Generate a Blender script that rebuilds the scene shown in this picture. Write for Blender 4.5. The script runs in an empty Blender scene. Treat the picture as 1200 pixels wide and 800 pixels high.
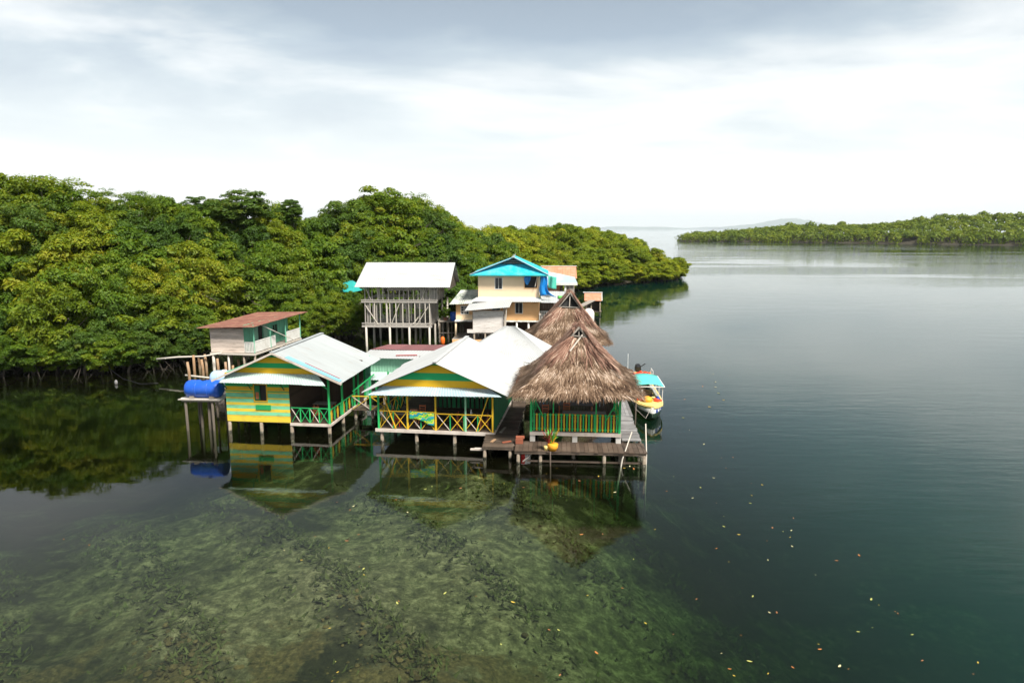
import bpy, math, random
import numpy as np
from mathutils import Vector, Matrix
R = math.radians
rnd = random.Random(7)
scene = bpy.context.scene
COL = scene.collection

# ------------------------------------------------------------------ helpers
class MB:
    """collects shapes for ONE mesh; every face carries a tone (paint / board / leaf variation)"""
    def __init__(self):
        self.v = []; self.f = []; self.t = []
    def poly(self, pts, tone=0.0):
        n = len(self.v); self.v += [tuple(p) for p in pts]
        self.f.append(tuple(range(n, n + len(pts)))); self.t.append(tone)
    def solid(self, base, top, tone=0.0):
        """closed prism between two rings of equal length"""
        n = len(self.v); k = len(base)
        self.v += [tuple(p) for p in base] + [tuple(p) for p in top]
        self.f.append(tuple(n + i for i in reversed(range(k)))); self.t.append(tone)
        self.f.append(tuple(n + k + i for i in range(k))); self.t.append(tone)
        for i in range(k):
            j = (i + 1) % k
            self.f.append((n + i, n + j, n + k + j, n + k + i)); self.t.append(tone)
    def box(self, x0, x1, y0, y1, z0, z1, tone=0.0):
        self.solid([(x0, y0, z0), (x1, y0, z0), (x1, y1, z0), (x0, y1, z0)],
                   [(x0, y0, z1), (x1, y0, z1), (x1, y1, z1), (x0, y1, z1)], tone)
    def bar(self, p0, p1, w, h=None, tone=0.0, up=(0, 0, 1)):
        h = w if h is None else h
        p0 = Vector(p0); p1 = Vector(p1); d = (p1 - p0).normalized(); u = Vector(up)
        if abs(d.dot(u)) > 0.98: u = Vector((0, 1, 0))
        s = d.cross(u).normalized(); u = s.cross(d).normalized()
        a = [(-1, -1), (1, -1), (1, 1), (-1, 1)]
        self.solid([p0 + s * (i * w / 2) + u * (j * h / 2) for i, j in a],
                   [p1 + s * (i * w / 2) + u * (j * h / 2) for i, j in a], tone)
    def tube(self, pts, rads, n=8, tone=0.0, cap=True):
        pts = [Vector(p) for p in pts]; base = len(self.v)
        for i, p in enumerate(pts):
            d = (pts[min(i + 1, len(pts) - 1)] - pts[max(i - 1, 0)]).normalized()
            u = Vector((0, 0, 1)) if abs(d.z) < 0.9 else Vector((1, 0, 0))
            s = d.cross(u).normalized(); u = s.cross(d).normalized()
            for k in range(n):
                a = 2 * math.pi * k / n
                self.v.append(tuple(p + (s * math.cos(a) + u * math.sin(a)) * rads[i]))
        for i in range(len(pts) - 1):
            for k in range(n):
                a = base + i * n; q = (k + 1) % n
                self.f.append((a + k, a + q, a + n + q, a + n + k)); self.t.append(tone)
        if cap:
            self.f.append(tuple(base + k for k in reversed(range(n)))); self.t.append(tone)
            e = base + (len(pts) - 1) * n
            self.f.append(tuple(e + k for k in range(n))); self.t.append(tone)
    def corrugated(self, a, b, c, d, pitch=0.2, amp=0.014, rows=3, sheet=0.9, wob=0.012, tv=0.05, seed=0):
        """sheet metal: a-b is the eave, d-c the ridge, ribs run from eave to ridge"""
        q = random.Random(seed); a, b, c, d = map(Vector, (a, b, c, d))
        nrm = (b - a).cross(d - a).normalized()
        L = max((b - a).length, (c - d).length); n = max(4, int(L / pitch) * 2); base = len(self.v)
        sh = [q.uniform(-1, 1) for _ in range(int(L / sheet) + 3)]
        for i in range(n + 1):
            s = i / n
            for j in range(rows + 1):
                r = j / rows
                p = (a.lerp(b, s)).lerp(d.lerp(c, s), r)
                o = amp if i % 2 else -amp
                o += wob * sh[int(s * L / sheet)] * (1 - 0.5 * r) + 0.01 * math.sin(s * 5 + r * 3 + seed)
                p = p + nrm * o
                if j == 0: p = p - (d.lerp(c, s) - a.lerp(b, s)).normalized() * (0.035 * sh[int(s * L / sheet)])
                self.v.append(tuple(p))
        for i in range(n):
            for j in range(rows):
                k = base + i * (rows + 1) + j
                self.f.append((k, k + rows + 1, k + rows + 2, k + 1)); self.t.append(tv * sh[int((i + .5) / n * L / sheet)])
    def planks(self, x0, x1, z0, z1, y, th=0.03, bw=0.18, horiz=True, tv=0.15, gap=0.006, seed=0):
        """boarded wall in the local xz plane"""
        q = random.Random(seed); lo, hi = (z0, z1) if horiz else (x0, x1); p = lo
        while p < hi - 0.01:
            e = min(p + bw * q.uniform(.85, 1.12), hi); t = q.uniform(-tv, tv); o = q.uniform(-.004, .004)
            if horiz: self.box(x0, x1, y + o, y + th + o, p, e - gap, t)
            else: self.box(p, e - gap, y + o, y + th + o, z0, z1 + q.uniform(-.02, .02), t)
            p = e
    def deck(self, x0, x1, y0, y1, z, th=0.05, bw=0.19, along='x', tv=0.25, seed=0, ragged=0.05):
        """floor of boards; along = direction the boards repeat in"""
        q = random.Random(seed); lo, hi = (x0, x1) if along == 'x' else (y0, y1); p = lo
        while p < hi - 0.02:
            e = min(p + bw * q.uniform(.8, 1.15), hi); t = q.uniform(-tv, tv); o = q.uniform(-.012, .012)
            r0, r1 = q.uniform(-ragged, ragged), q.uniform(-ragged, ragged)
            if along == 'x': self.box(p, e - .015, y0 + r0, y1 + r1, z - th + o, z + o, t)
            else: self.box(x0 + r0, x1 + r1, p, e - .015, z - th + o, z + o, t)
            p = e
    def swap(self):
        """turn a wall built in xz into one in yz"""
        self.v = [(-y, x, z) for x, y, z in self.v]
        return self
    def shift(self, dx=0, dy=0, dz=0):
        self.v = [(x + dx, y + dy, z + dz) for x, y, z in self.v]
        return self
    def build(self, name, material, parent=None, smooth=False, bevel=0.0, solid=0.0):
        me = bpy.data.meshes.new(name); me.from_pydata(self.v, [], self.f); me.update()
        at = me.attributes.new('tone', 'FLOAT', 'FACE'); at.data.foreach_set('value', self.t)
        if smooth: me.polygons.foreach_set('use_smooth', [True] * len(me.polygons))
        me.materials.append(material)
        o = bpy.data.objects.new(name, me); COL.objects.link(o)
        if parent is not None: o.parent = parent
        if bevel:
            m = o.modifiers.new('bevel', 'BEVEL'); m.width = bevel; m.segments = 2; m.limit_method = 'ANGLE'
        if solid:
            m = o.modifiers.new('solid', 'SOLIDIFY'); m.thickness = solid; m.offset = -1
        return o

def tag(o, label=None, cat=None, group=None, kind=None):
    for k, v in (('label', label), ('category', cat), ('group', group), ('kind', kind)):
        if v: o[k] = v
    return o
def thing(name, label, cat, loc=(0, 0, 0), rz=0.0, group=None):
    o = bpy.data.objects.new(name, None); COL.objects.link(o); o.empty_display_size = .3
    o.location = loc; o.rotation_euler = (0, 0, rz)
    return tag(o, label, cat, group)
def dup(root, loc, rz=0.0, label=None, group=None):
    r = root.copy(); COL.objects.link(r); r.location = loc; r.rotation_euler = (0, 0, rz)
    if label: r['label'] = label
    if group: r['group'] = group
    for ch in list(root.children):
        c = ch.copy(); COL.objects.link(c); c.parent = r
        for g in list(ch.children):
            d = g.copy(); COL.objects.link(d); d.parent = c
    return r

# ------------------------------------------------------------------ materials
def nt(name):
    m = bpy.data.materials.new(name); m.use_nodes = True
    t = m.node_tree; t.nodes.clear()
    return m, t
def N(t, kind, **kw):
    n = t.nodes.new(kind)
    for k, v in kw.items():
        if k in n.inputs.keys(): n.inputs[k].default_value = v
        else: setattr(n, k, v)
    return n
def link(t, a, b): t.links.new(a, b)
def ramp(t, stops, interp='LINEAR'):
    r = t.nodes.new('ShaderNodeValToRGB'); e = r.color_ramp; e.interpolation = interp
    while len(e.elements) < len(stops): e.elements.new(0.5)
    for i, (p, c) in enumerate(stops):
        e.elements[i].position = p
        e.elements[i].color = (c[0], c[1], c[2], 1) if not isinstance(c, (int, float)) else (c, c, c, 1)
    return r
def surf(name, col, rough=.75, var=.25, scale=2.5, stretch=(1, 1, 1), spec=.3, bump=.0, dirt=None, dirt_amt=.5,
         dirt_scale=1.2, stripes=None, metallic=0.0, dirt_range=(.48, .66)):
    """painted / wooden / metal surface: colour x board tone x noise, optional stains with a shape of their own"""
    m, t = nt(name)
    out = N(t, 'ShaderNodeOutputMaterial'); bs = N(t, 'ShaderNodeBsdfPrincipled')
    link(t, bs.outputs[0], out.inputs[0])
    tc = N(t, 'ShaderNodeTexCoord'); mp = N(t, 'ShaderNodeMapping'); mp.inputs['Scale'].default_value = stretch
    link(t, tc.outputs['Object'], mp.inputs[0])
    nz = N(t, 'ShaderNodeTexNoise', Scale=scale, Detail=6.0, Roughness=.62); link(t, mp.outputs[0], nz.inputs['Vector'])
    if stripes:
        sx = N(t, 'ShaderNodeSeparateXYZ'); link(t, tc.outputs['Object'], sx.inputs[0])
        lo, hi, st = stripes
        mr = N(t, 'ShaderNodeMapRange'); mr.inputs['From Min'].default_value = lo; mr.inputs['From Max'].default_value = hi
        link(t, sx.outputs['Z'], mr.inputs['Value'])
        cr = ramp(t, [((z - lo) / (hi - lo), c) for z, c in st], 'CONSTANT'); link(t, mr.outputs[0], cr.inputs[0])
        src = cr.outputs[0]
    else:
        rg = N(t, 'ShaderNodeRGB'); rg.outputs[0].default_value = (*col, 1); src = rg.outputs[0]
    at = N(t, 'ShaderNodeAttribute', attribute_name='tone')
    a1 = N(t, 'ShaderNodeMath', operation='MULTIPLY_ADD'); link(t, nz.outputs['Fac'], a1.inputs[0])
    a1.inputs[1].default_value = 2 * var; a1.inputs[2].default_value = 1 - var
    a2 = N(t, 'ShaderNodeMath', operation='ADD'); link(t, a1.outputs[0], a2.inputs[0]); link(t, at.outputs['Fac'], a2.inputs[1])
    vm = N(t, 'ShaderNodeVectorMath', operation='SCALE'); link(t, src, vm.inputs[0]); link(t, a2.outputs[0], vm.inputs['Scale'])
    final = vm.outputs[0]
    if dirt:
        n2 = N(t, 'ShaderNodeTexNoise', Scale=dirt_scale, Detail=8.0, Roughness=.7); link(t, mp.outputs[0], n2.inputs['Vector'])
        cr2 = ramp(t, [(dirt_range[0], 0.0), (dirt_range[1], dirt_amt)]); link(t, n2.outputs['Fac'], cr2.inputs[0])
        mx = N(t, 'ShaderNodeMixRGB'); link(t, cr2.outputs[0], mx.inputs[0]); link(t, final, mx.inputs[1])
        mx.inputs[2].default_value = (*dirt, 1); final = mx.outputs[0]
    link(t, final, bs.inputs['Base Color'])
    bs.inputs['Roughness'].default_value = rough; bs.inputs['Metallic'].default_value = metallic
    bs.inputs['Specular IOR Level'].default_value = spec
    if bump:
        bp = N(t, 'ShaderNodeBump', Strength=bump, Distance=.02); link(t, nz.outputs['Fac'], bp.inputs['Height'])
        link(t, bp.outputs[0], bs.inputs['Normal'])
    return m

YEL = (.80, .47, .02); YEL2 = (.85, .62, .06); GRN = (.02, .38, .11); AQU = (.22, .66, .38); LIM = (.10, .50, .16)
M = {}
M['wall_stripe'] = surf('striped_boards', (1, 1, 1), .7, .12, 3, (1, 1, 4), dirt=(.22, .20, .09), dirt_amt=.45, stripes=(.6, 4.0, [
    (.60, YEL2), (1.12, YEL), (1.17, AQU), (1.40, YEL2), (1.60, AQU), (1.83, YEL2), (2.02, AQU), (2.25, YEL2), (2.34, AQU),
    (2.62, YEL2), (2.70, LIM), (2.78, YEL), (3.05, GRN), (3.32, YEL)]))
M['gable_stripe_a'] = surf('striped_gable', (1, 1, 1), .7, .1, 3, (1, 1, 4), stripes=(3.6, 5.6, [
    (3.6, YEL), (4.30, (.02, .38, .12)), (4.62, YEL), (4.98, GRN)]))
M['gable_stripe_b'] = surf('broad_striped_gable', (1, 1, 1), .7, .1, 3, (1, 1, 4), stripes=(3.2, 5.4, [
    (3.2, YEL), (4.0, (.02, .40, .14)), (4.45, YEL), (4.92, GRN)]))
M['green'] = surf('green_paint', (.02, .33, .10), .6, .25, 3)
M['bright_green'] = surf('bright_green_paint', (.03, .46, .13), .6, .2, 3)
M['dark_green'] = surf('dark_green_paint', (.015, .16, .06), .6, .25, 3)
M['yellow'] = surf('yellow_paint', (.72, .45, .03), .6, .2, 3)
M['pale_green'] = surf('pale_green_paint', (.30, .62, .40), .65, .18, 2, dirt=(.2, .2, .12), dirt_amt=.3)
M['mint'] = surf('mint_wall_paint', (.17, .50, .33), .7, .15, 2, dirt=(.1, .2, .12), dirt_amt=.3)
M['white_roof'] = surf('white_sheet_metal', (.45, .46, .46), .45, .08, 1.2, (.4, 1.8, .4), dirt=(.26, .19, .13), dirt_amt=.55, dirt_scale=1.1, dirt_range=(.56, .76), spec=.4)
M['zinc_roof'] = surf('weathered_zinc_sheet', (.35, .375, .38), .5, .12, 1.2, (.4, 1.8, .4), dirt=(.25, .18, .12), dirt_amt=.5, dirt_scale=1.0, dirt_range=(.55, .75), spec=.4)
M['blue_white_roof'] = surf('pale_blue_sheet_metal', (.36, .47, .52), .42, .08, 1.5, dirt=(.52, .56, .57), dirt_amt=.8, dirt_scale=.5, spec=.45)
M['aqua_roof'] = surf('pale_aqua_awning_metal', (.42, .52, .49), .45, .08, 1.5, dirt=(.42, .62, .55), dirt_amt=.5, dirt_scale=.8, spec=.4)
M['blue_strip'] = surf('blue_flashing', (.22, .50, .66), .45, .15, 2)
M['red_strip'] = surf('red_trim_paint', (.34, .05, .04), .6, .2, 3)
M['turquoise'] = surf('turquoise_sheet_metal', (.02, .45, .60), .4, .12, 1.5, dirt=(.25, .6, .62), dirt_amt=.5, spec=.45)
M['teal_tarp'] = surf('teal_tarp', (.03, .34, .32), .5, .2, 2)
M['rust_roof'] = surf('rusty_sheet_metal', (.22, .095, .07), .6, .3, 2.2, dirt=(.36, .20, .13), dirt_amt=.7)
M['maroon_roof'] = surf('maroon_sheet_metal', (.20, .085, .085), .55, .25, 2)
M['salmon_roof'] = surf('salmon_sheet_metal', (.55, .24, .14), .6, .2, 2, dirt=(.6, .4, .3), dirt_amt=.6)
M['moss_roof'] = surf('mossy_sheet_metal', (.58, .60, .55), .6, .2, 1.5, dirt=(.10, .17, .12), dirt_amt=.75, dirt_scale=.8)
M['green_sheet'] = surf('green_corrugated_sheet', (.26, .50, .36), .55, .2, 1.5, dirt=(.18, .30, .22), dirt_amt=.6)
M['orange_wall'] = surf('apricot_wall_paint', (.85, .50, .24), .75, .1, 1.4, dirt=(.66, .42, .22), dirt_amt=.5)
M['cream_wall'] = surf('cream_wall_paint', (.86, .66, .44), .75, .08, 1.4)
M['white_paint'] = surf('white_paint', (.78, .77, .73), .65, .1, 3, dirt=(.45, .40, .32), dirt_amt=.4)
M['weathered_white'] = surf('weathered_white_boards', (.78, .73, .69), .8, .2, 3, (1, 1, 5), dirt=(.40, .34, .28), dirt_amt=.5)
M['beige_boards'] = surf('bare_beige_boards', (.70, .59, .51), .85, .3, 3, (.6, .6, 5), dirt=(.22, .16, .11), dirt_amt=.5)
M['grey_wood'] = surf('grey_weathered_wood', (.30, .265, .23), .85, .35, 3, (4, 4, .6), bump=.3)
M['silver_wood'] = surf('silvery_old_boards', (.40, .37, .335), .85, .35, 3, (4, 4, .6), bump=.3)
M['pale_wood'] = surf('pale_bare_timber', (.58, .53, .46), .85, .3, 3, (4, 4, .6))
M['dark_wood'] = surf('dark_wet_wood', (.085, .062, .046), .55, .4, 2.5, (1, 1, 1), dirt=(.20, .16, .13), dirt_amt=.5, spec=.4, bump=.3)
M['deck_wood'] = surf('brown_deck_boards', (.095, .066, .048), .6, .4, 3, dirt=(.17, .135, .105), dirt_amt=.5, bump=.3)
M['grey_deck'] = surf('grey_deck_boards', (.24, .235, .235), .75, .35, 3, dirt=(.12, .10, .09), dirt_amt=.5, bump=.3)
M['fascia'] = surf('faded_white_beam', (.60, .53, .47), .75, .25, 3, dirt=(.30, .22, .16), dirt_amt=.5)
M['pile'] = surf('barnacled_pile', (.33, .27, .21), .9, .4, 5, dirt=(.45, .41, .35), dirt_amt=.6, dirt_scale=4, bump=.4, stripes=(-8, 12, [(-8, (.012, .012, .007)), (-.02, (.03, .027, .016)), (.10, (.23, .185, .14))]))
M['stake'] = surf('brown_stake', (.36, .22, .12), .85, .35, 4, dirt=(.5, .42, .33), dirt_amt=.5)
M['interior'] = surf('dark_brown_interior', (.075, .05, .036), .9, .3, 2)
M['dim'] = surf('dim_opening', (.012, .012, .012), .6, .1, 2)
M['glass'] = surf('window_glass', (.03, .035, .04), .12, .1, 2, spec=.6)
M['chair'] = surf('orange_varnished_wood', (.46, .14, .06), .55, .25, 4)
M['red_chair'] = surf('red_plastic', (.62, .05, .02), .4, .1, 4)
M['table'] = surf('grey_table_top', (.25, .23, .20), .6, .25, 3)
M['blue_tank'] = surf('blue_plastic', (.012, .10, .55), .38, .1, 2, spec=.45, dirt=(.1, .2, .5), dirt_amt=.3)
M['pale_blue'] = surf('pale_blue_plastic', (.40, .56, .74), .4, .12, 2)
M['blue_tarp'] = surf('blue_tarpaulin', (.01, .22, .62), .4, .25, 3, spec=.4)
M['sea_tarp'] = surf('sea_green_tarpaulin', (.10, .52, .40), .45, .25, 3)
M['lime_cloth'] = surf('lime_green_cloth', (.10, .50, .08), .6, .2, 3)
M['red_cloth'] = surf('red_cloth', (.62, .03, .03), .7, .2, 3)
M['orange_plastic'] = surf('orange_plastic', (.85, .16, .02), .45, .1, 3)
M['life_red'] = surf('red_orange_nylon', (.75, .08, .03), .7, .2, 5)
M['boat_white'] = surf('white_gelcoat', (.78, .78, .76), .3, .06, 2, spec=.5)
M['boat_hull'] = surf('two_tone_hull', (1, 1, 1), .3, .08, 2, spec=.5, dirt=(.12, .13, .09), dirt_amt=.3, stripes=(-1, 2, [(-1, (.02, .045, .028)), (.56, (.70, .70, .67))]))  # dark green low on the hull, pale band above
M['boat_yellow'] = surf('yellow_gelcoat', (.78, .60, .22), .4, .1, 2)
M['boat_aqua'] = surf('aqua_canvas', (.10, .58, .52), .6, .08, 2)
M['boat_blue'] = surf('blue_lettering', (.02, .06, .32), .5, .1, 3)
M['black'] = surf('black_plastic', (.02, .02, .022), .35, .1, 3)
M['steel'] = surf('galvanised_tube', (.6, .6, .6), .4, .1, 3)
M['concrete'] = surf('white_concrete', (.6, .58, .54), .85, .2, 3)
M['pot'] = surf('orange_yellow_pot', (.80, .36, .03), .6, .15, 4)
M['brick'] = surf('red_brown_plank', (.28, .09, .05), .8, .3, 4)

# patterned sarong
m, t = nt('patterned_cotton'); out = N(t, 'ShaderNodeOutputMaterial'); bs = N(t, 'ShaderNodeBsdfPrincipled', Roughness=.8)
tc = N(t, 'ShaderNodeTexCoord'); mp = N(t, 'ShaderNodeMapping'); mp.inputs['Rotation'].default_value = (0, R(14), 0)
wv = N(t, 'ShaderNodeTexNoise', Scale=5.5, Detail=1.0); link(t, tc.outputs['Object'], mp.inputs[0])
sx = N(t, 'ShaderNodeSeparateXYZ'); link(t, mp.outputs[0], sx.inputs[0]); link(t, tc.outputs['Object'], wv.inputs['Vector'])
ml = N(t, 'ShaderNodeMath', operation='MULTIPLY_ADD'); link(t, sx.outputs['Z'], ml.inputs[0]); ml.inputs[1].default_value = 2.6; link(t, wv.outputs['Fac'], ml.inputs[2])
fr = N(t, 'ShaderNodeMath', operation='FRACT'); link(t, ml.outputs[0], fr.inputs[0])
cr = ramp(t, [(0, (.05, .5, .08)), (.22, (.70, .62, .02)), (.36, (.02, .36, .14)), (.62, (.02, .30, .42)), (.85, (.62, .6, .03))], 'CONSTANT')
link(t, fr.outputs[0], cr.inputs[0]); link(t, cr.outputs[0], bs.inputs['Base Color']); link(t, bs.outputs[0], out.inputs[0])
M['sarong'] = m

def leaf_mat(name, stops, hue=.10):
    m, t = nt(name)
    out = N(t, 'ShaderNodeOutputMaterial')
    at = N(t, 'ShaderNodeAttribute', attribute_name='tone')
    oi = N(t, 'ShaderNodeObjectInfo')
    ad = N(t, 'ShaderNodeMath', operation='MULTIPLY_ADD'); link(t, oi.outputs['Random'], ad.inputs[0])
    ad.inputs[1].default_value = .42; ad.inputs[2].default_value = -.21
    a2 = N(t, 'ShaderNodeMath', operation='ADD'); link(t, ad.outputs[0], a2.inputs[0]); link(t, at.outputs['Fac'], a2.inputs[1])
    cr = ramp(t, stops); link(t, a2.outputs[0], cr.inputs[0])
    df = N(t, 'ShaderNodeBsdfPrincipled', Roughness=.55); df.inputs['Specular IOR Level'].default_value = .28
    link(t, cr.outputs[0], df.inputs['Base Color'])
    tr = N(t, 'ShaderNodeBsdfTranslucent'); tm = N(t, 'ShaderNodeMixRGB', blend_type='MULTIPLY'); tm.inputs[0].default_value = 1
    link(t, cr.outputs[0], tm.inputs[1]); tm.inputs[2].default_value = (1.25, 1.1, .5, 1); link(t, tm.outputs[0], tr.inputs[0])
    mx = N(t, 'ShaderNodeMixShader'); mx.inputs[0].default_value = .45
    link(t, df.outputs[0], mx.inputs[1]); link(t, tr.outputs[0], mx.inputs[2]); link(t, mx.outputs[0], out.inputs[0])
    return m
M['leaf'] = leaf_mat('mangrove_leaf', [(0.0, (.050, .105, .011)), (.35, (.100, .185, .013)), (.66, (.170, .250, .016)), (.90, (.23, .275, .020)), (1.0, (.36, .34, .03))])
M['leaf_deep'] = leaf_mat('deep_green_leaf', [(0.0, (.042, .094, .015)), (.4, (.078, .152, .019)), (.8, (.105, .180, .026)), (1.0, (.19, .23, .03))])
M['leaf_bright'] = leaf_mat('yellow_green_leaf', [(0.0, (.060, .108, .010)), (.35, (.140, .210, .012)), (.7, (.23, .285, .016)), (1.0, (.36, .35, .03))])
M['leaf_point'] = leaf_mat('sunlit_mangrove_leaf', [(0.0, (.075, .130, .011)), (.35, (.175, .255, .013)), (.7, (.29, .345, .018)), (1.0, (.44, .43, .035))])  # sunlight on the wooded point put into a lighter copy of the leaf
M['bark'] = surf('grey_bark', (.12, .10, .08), .9, .35, 4, (2, 2, .5))
M['root'] = surf('dark_root', (.032, .026, .020), .9, .35, 4)
M['weed_shade'] = surf('olive_seagrass', (.075, .082, .028), .9, .4, 1.5)
M['coral'] = surf('brown_coral_crust', (.105, .078, .034), .95, .5, 4)
M['soil'] = surf('dark_mud', (.045, .038, .026), .95, .35, .6)

def thatch_mat(name, stops):
    m, t = nt(name)
    out = N(t, 'ShaderNodeOutputMaterial'); at = N(t, 'ShaderNodeAttribute', attribute_name='tone')
    tc = N(t, 'ShaderNodeTexCoord'); nz = N(t, 'ShaderNodeTexNoise', Scale=1.1, Detail=5.0); link(t, tc.outputs['Object'], nz.inputs['Vector'])
    ma = N(t, 'ShaderNodeMath', operation='MULTIPLY_ADD'); link(t, nz.outputs['Fac'], ma.inputs[0]); ma.inputs[1].default_value = .9; ma.inputs[2].default_value = -.45
    ad = N(t, 'ShaderNodeMath', operation='ADD'); link(t, at.outputs['Fac'], ad.inputs[0]); link(t, ma.outputs[0], ad.inputs[1])
    cr = ramp(t, stops); link(t, ad.outputs[0], cr.inputs[0])
    bs = N(t, 'ShaderNodeBsdfPrincipled', Roughness=.85); bs.inputs['Specular IOR Level'].default_value = .2
    link(t, cr.outputs[0], bs.inputs['Base Color']); link(t, bs.outputs[0], out.inputs[0])
    return m
M['thatch'] = thatch_mat('dry_palm_thatch', [(0, (.052, .029, .018)), (.35, (.135, .083, .052)), (.6, (.265, .178, .118)), (1, (.55, .43, .34))])
M['thatch_red'] = thatch_mat('reddish_palm_fronds', [(0, (.085, .042, .030)), (.4, (.21, .108, .078)), (.75, (.38, .235, .17)), (1, (.55, .42, .32))])

# ------------------------------------------------------------------ world, sun, camera
world = bpy.data.worlds.new('World'); scene.world = world; world.use_nodes = True
wt = world.node_tree; wt.nodes.clear()
SUN_EL, SUN_ROT = R(54), R(142)       # rotation clockwise from +Y: sun high, from the right and slightly behind the camera
wo = N(wt, 'ShaderNodeOutputWorld'); bg = N(wt, 'ShaderNodeBackground'); bg.inputs['Strength'].default_value = .10
sky = N(wt, 'ShaderNodeTexSky', sky_type='NISHITA', sun_disc=False); sky.sun_elevation = SUN_EL; sky.sun_rotation = SUN_ROT
sky.dust_density = 2.0; sky.air_density = 1.2
tc = N(wt, 'ShaderNodeTexCoord'); sx = N(wt, 'ShaderNodeSeparateXYZ'); link(wt, tc.outputs['Generated'], sx.inputs[0])
zc = N(wt, 'ShaderNodeMath', operation='MAXIMUM'); link(wt, sx.outputs['Z'], zc.inputs[0]); zc.inputs[1].default_value = 0.0
zd = N(wt, 'ShaderNodeMath', operation='ADD'); link(wt, zc.outputs[0], zd.inputs[0]); zd.inputs[1].default_value = .16
dx = N(wt, 'ShaderNodeMath', operation='DIVIDE'); link(wt, sx.outputs['X'], dx.inputs[0]); link(wt, zd.outputs[0], dx.inputs[1])
dy = N(wt, 'ShaderNodeMath', operation='DIVIDE'); link(wt, sx.outputs['Y'], dy.inputs[0]); link(wt, zd.outputs[0], dy.inputs[1])
cx = N(wt, 'ShaderNodeCombineXYZ'); link(wt, dx.outputs[0], cx.inputs[0]); link(wt, dy.outputs[0], cx.inputs[1])
mp = N(wt, 'ShaderNodeMapping'); mp.inputs['Scale'].default_value = (.85, 1.15, 1); mp.inputs['Location'].default_value = (3.1, 1.7, 0)
mp.inputs['Rotation'].default_value = (0, 0, R(14)); link(wt, cx.outputs[0], mp.inputs[0])
n1 = N(wt, 'ShaderNodeTexNoise', Scale=.95, Detail=9.0, Roughness=.56, Distortion=.4); link(wt, mp.outputs[0], n1.inputs['Vector'])
n2 = N(wt, 'ShaderNodeTexNoise', Scale=.42, Detail=4.0, Roughness=.5); link(wt, mp.outputs[0], n2.inputs['Vector'])
ca = N(wt, 'ShaderNodeMath', operation='MULTIPLY_ADD'); link(wt, n2.outputs['Fac'], ca.inputs[0]); ca.inputs[1].default_value = .7; ca.inputs[2].default_value = -.35
cb = N(wt, 'ShaderNodeMath', operation='ADD'); link(wt, n1.outputs['Fac'], cb.inputs[0]); link(wt, ca.outputs[0], cb.inputs[1])
CLOUD = ramp(wt, [(.36, (1.6, 1.9, 2.2)), (.46, (2.05, 2.35, 2.55)), (.54, (2.9, 3.05, 3.1)), (.66, (4.0, 4.0, 3.9))])
link(wt, cb.outputs[0], CLOUD.inputs[0])
hz = ramp(wt, [(0.0, 1.0), (.05, .78), (.13, .42), (.25, 0.0)]); link(wt, zc.outputs[0], hz.inputs[0])
mh = N(wt, 'ShaderNodeMixRGB'); link(wt, hz.outputs[0], mh.inputs[0]); link(wt, CLOUD.outputs[0], mh.inputs[1]); mh.inputs[2].default_value = (4.9, 4.9, 4.75, 1)
ms = N(wt, 'ShaderNodeMixRGB'); ms.inputs[0].default_value = .88; link(wt, sky.outputs[0], ms.inputs[1]); link(wt, mh.outputs[0], ms.inputs[2])
zen = ramp(wt, [(.24, 1.0), (.40, .62), (.6, .52)]); link(wt, zc.outputs[0], zen.inputs[0])      # unseen overhead sky dimmed on purpose, to darken reflections in the near water
mz = N(wt, 'ShaderNodeMixRGB', blend_type='MULTIPLY'); mz.inputs[0].default_value = 1; link(wt, ms.outputs[0], mz.inputs[1]); link(wt, zen.outputs[0], mz.inputs[2])
link(wt, mz.outputs[0], bg.inputs['Color']); link(wt, bg.outputs[0], wo.inputs[0])

sl = bpy.data.lights.new('sun', 'SUN'); sl.energy = 2.7; sl.angle = R(14); sl.color = (1.0, .95, .86)
so = bpy.data.objects.new('sun', sl); COL.objects.link(so)
sd = Vector((math.sin(SUN_ROT) * math.cos(SUN_EL), math.cos(SUN_ROT) * math.cos(SUN_EL), math.sin(SUN_EL)))
so.rotation_euler = sd.to_track_quat('Z', 'Y').to_euler(); so.location = (0, 0, 80)

CAMH, PITCH, FPX = 13.0, math.atan(132 / 800), 800
cam = bpy.data.cameras.new('camera'); co = bpy.data.objects.new('camera', cam); COL.objects.link(co)
co.location = (0, 0, CAMH); co.rotation_euler = (math.pi / 2 - PITCH, 0, 0)
cam.lens = 24; cam.sensor_width = 36; cam.clip_start = .5; cam.clip_end = 90000; scene.camera = co
scene.view_settings.view_transform = 'Standard'; scene.view_settings.look = 'None'
scene.view_settings.exposure = 1.45; scene.view_settings.gamma = 1.0
scene.render.engine = 'CYCLES'
scene.cycles.max_bounces = 8; scene.cycles.diffuse_bounces = 3; scene.cycles.glossy_bounces = 3
scene.cycles.transparent_max_bounces = 12; scene.cycles.volume_bounces = 1; scene.cycles.caustics_reflective = False
scene.cycles.use_denoising = True; scene.cycles.sample_clamp_indirect = 6

_c, _s = math.cos(PITCH), math.sin(PITCH)
def on_water(px, py, z=0.0):
    """point of the water plane seen at a photograph pixel (1200 x 800)"""
    u = (px - 600) / FPX; v = (400 - py) / FPX
    r = (u, _c + v * _s, -_s + v * _c); k = (z - CAMH) / r[2]
    return (r[0] * k, r[1] * k, z)
def top_at(px, py, y):
    v = (400 - py) / FPX
    return CAMH + (-_s + v * _c) * y / (_c + v * _s)
def px_of(x, y, z):
    d = y * _c - (z - CAMH) * _s
    return 600 + FPX * x / d

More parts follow.
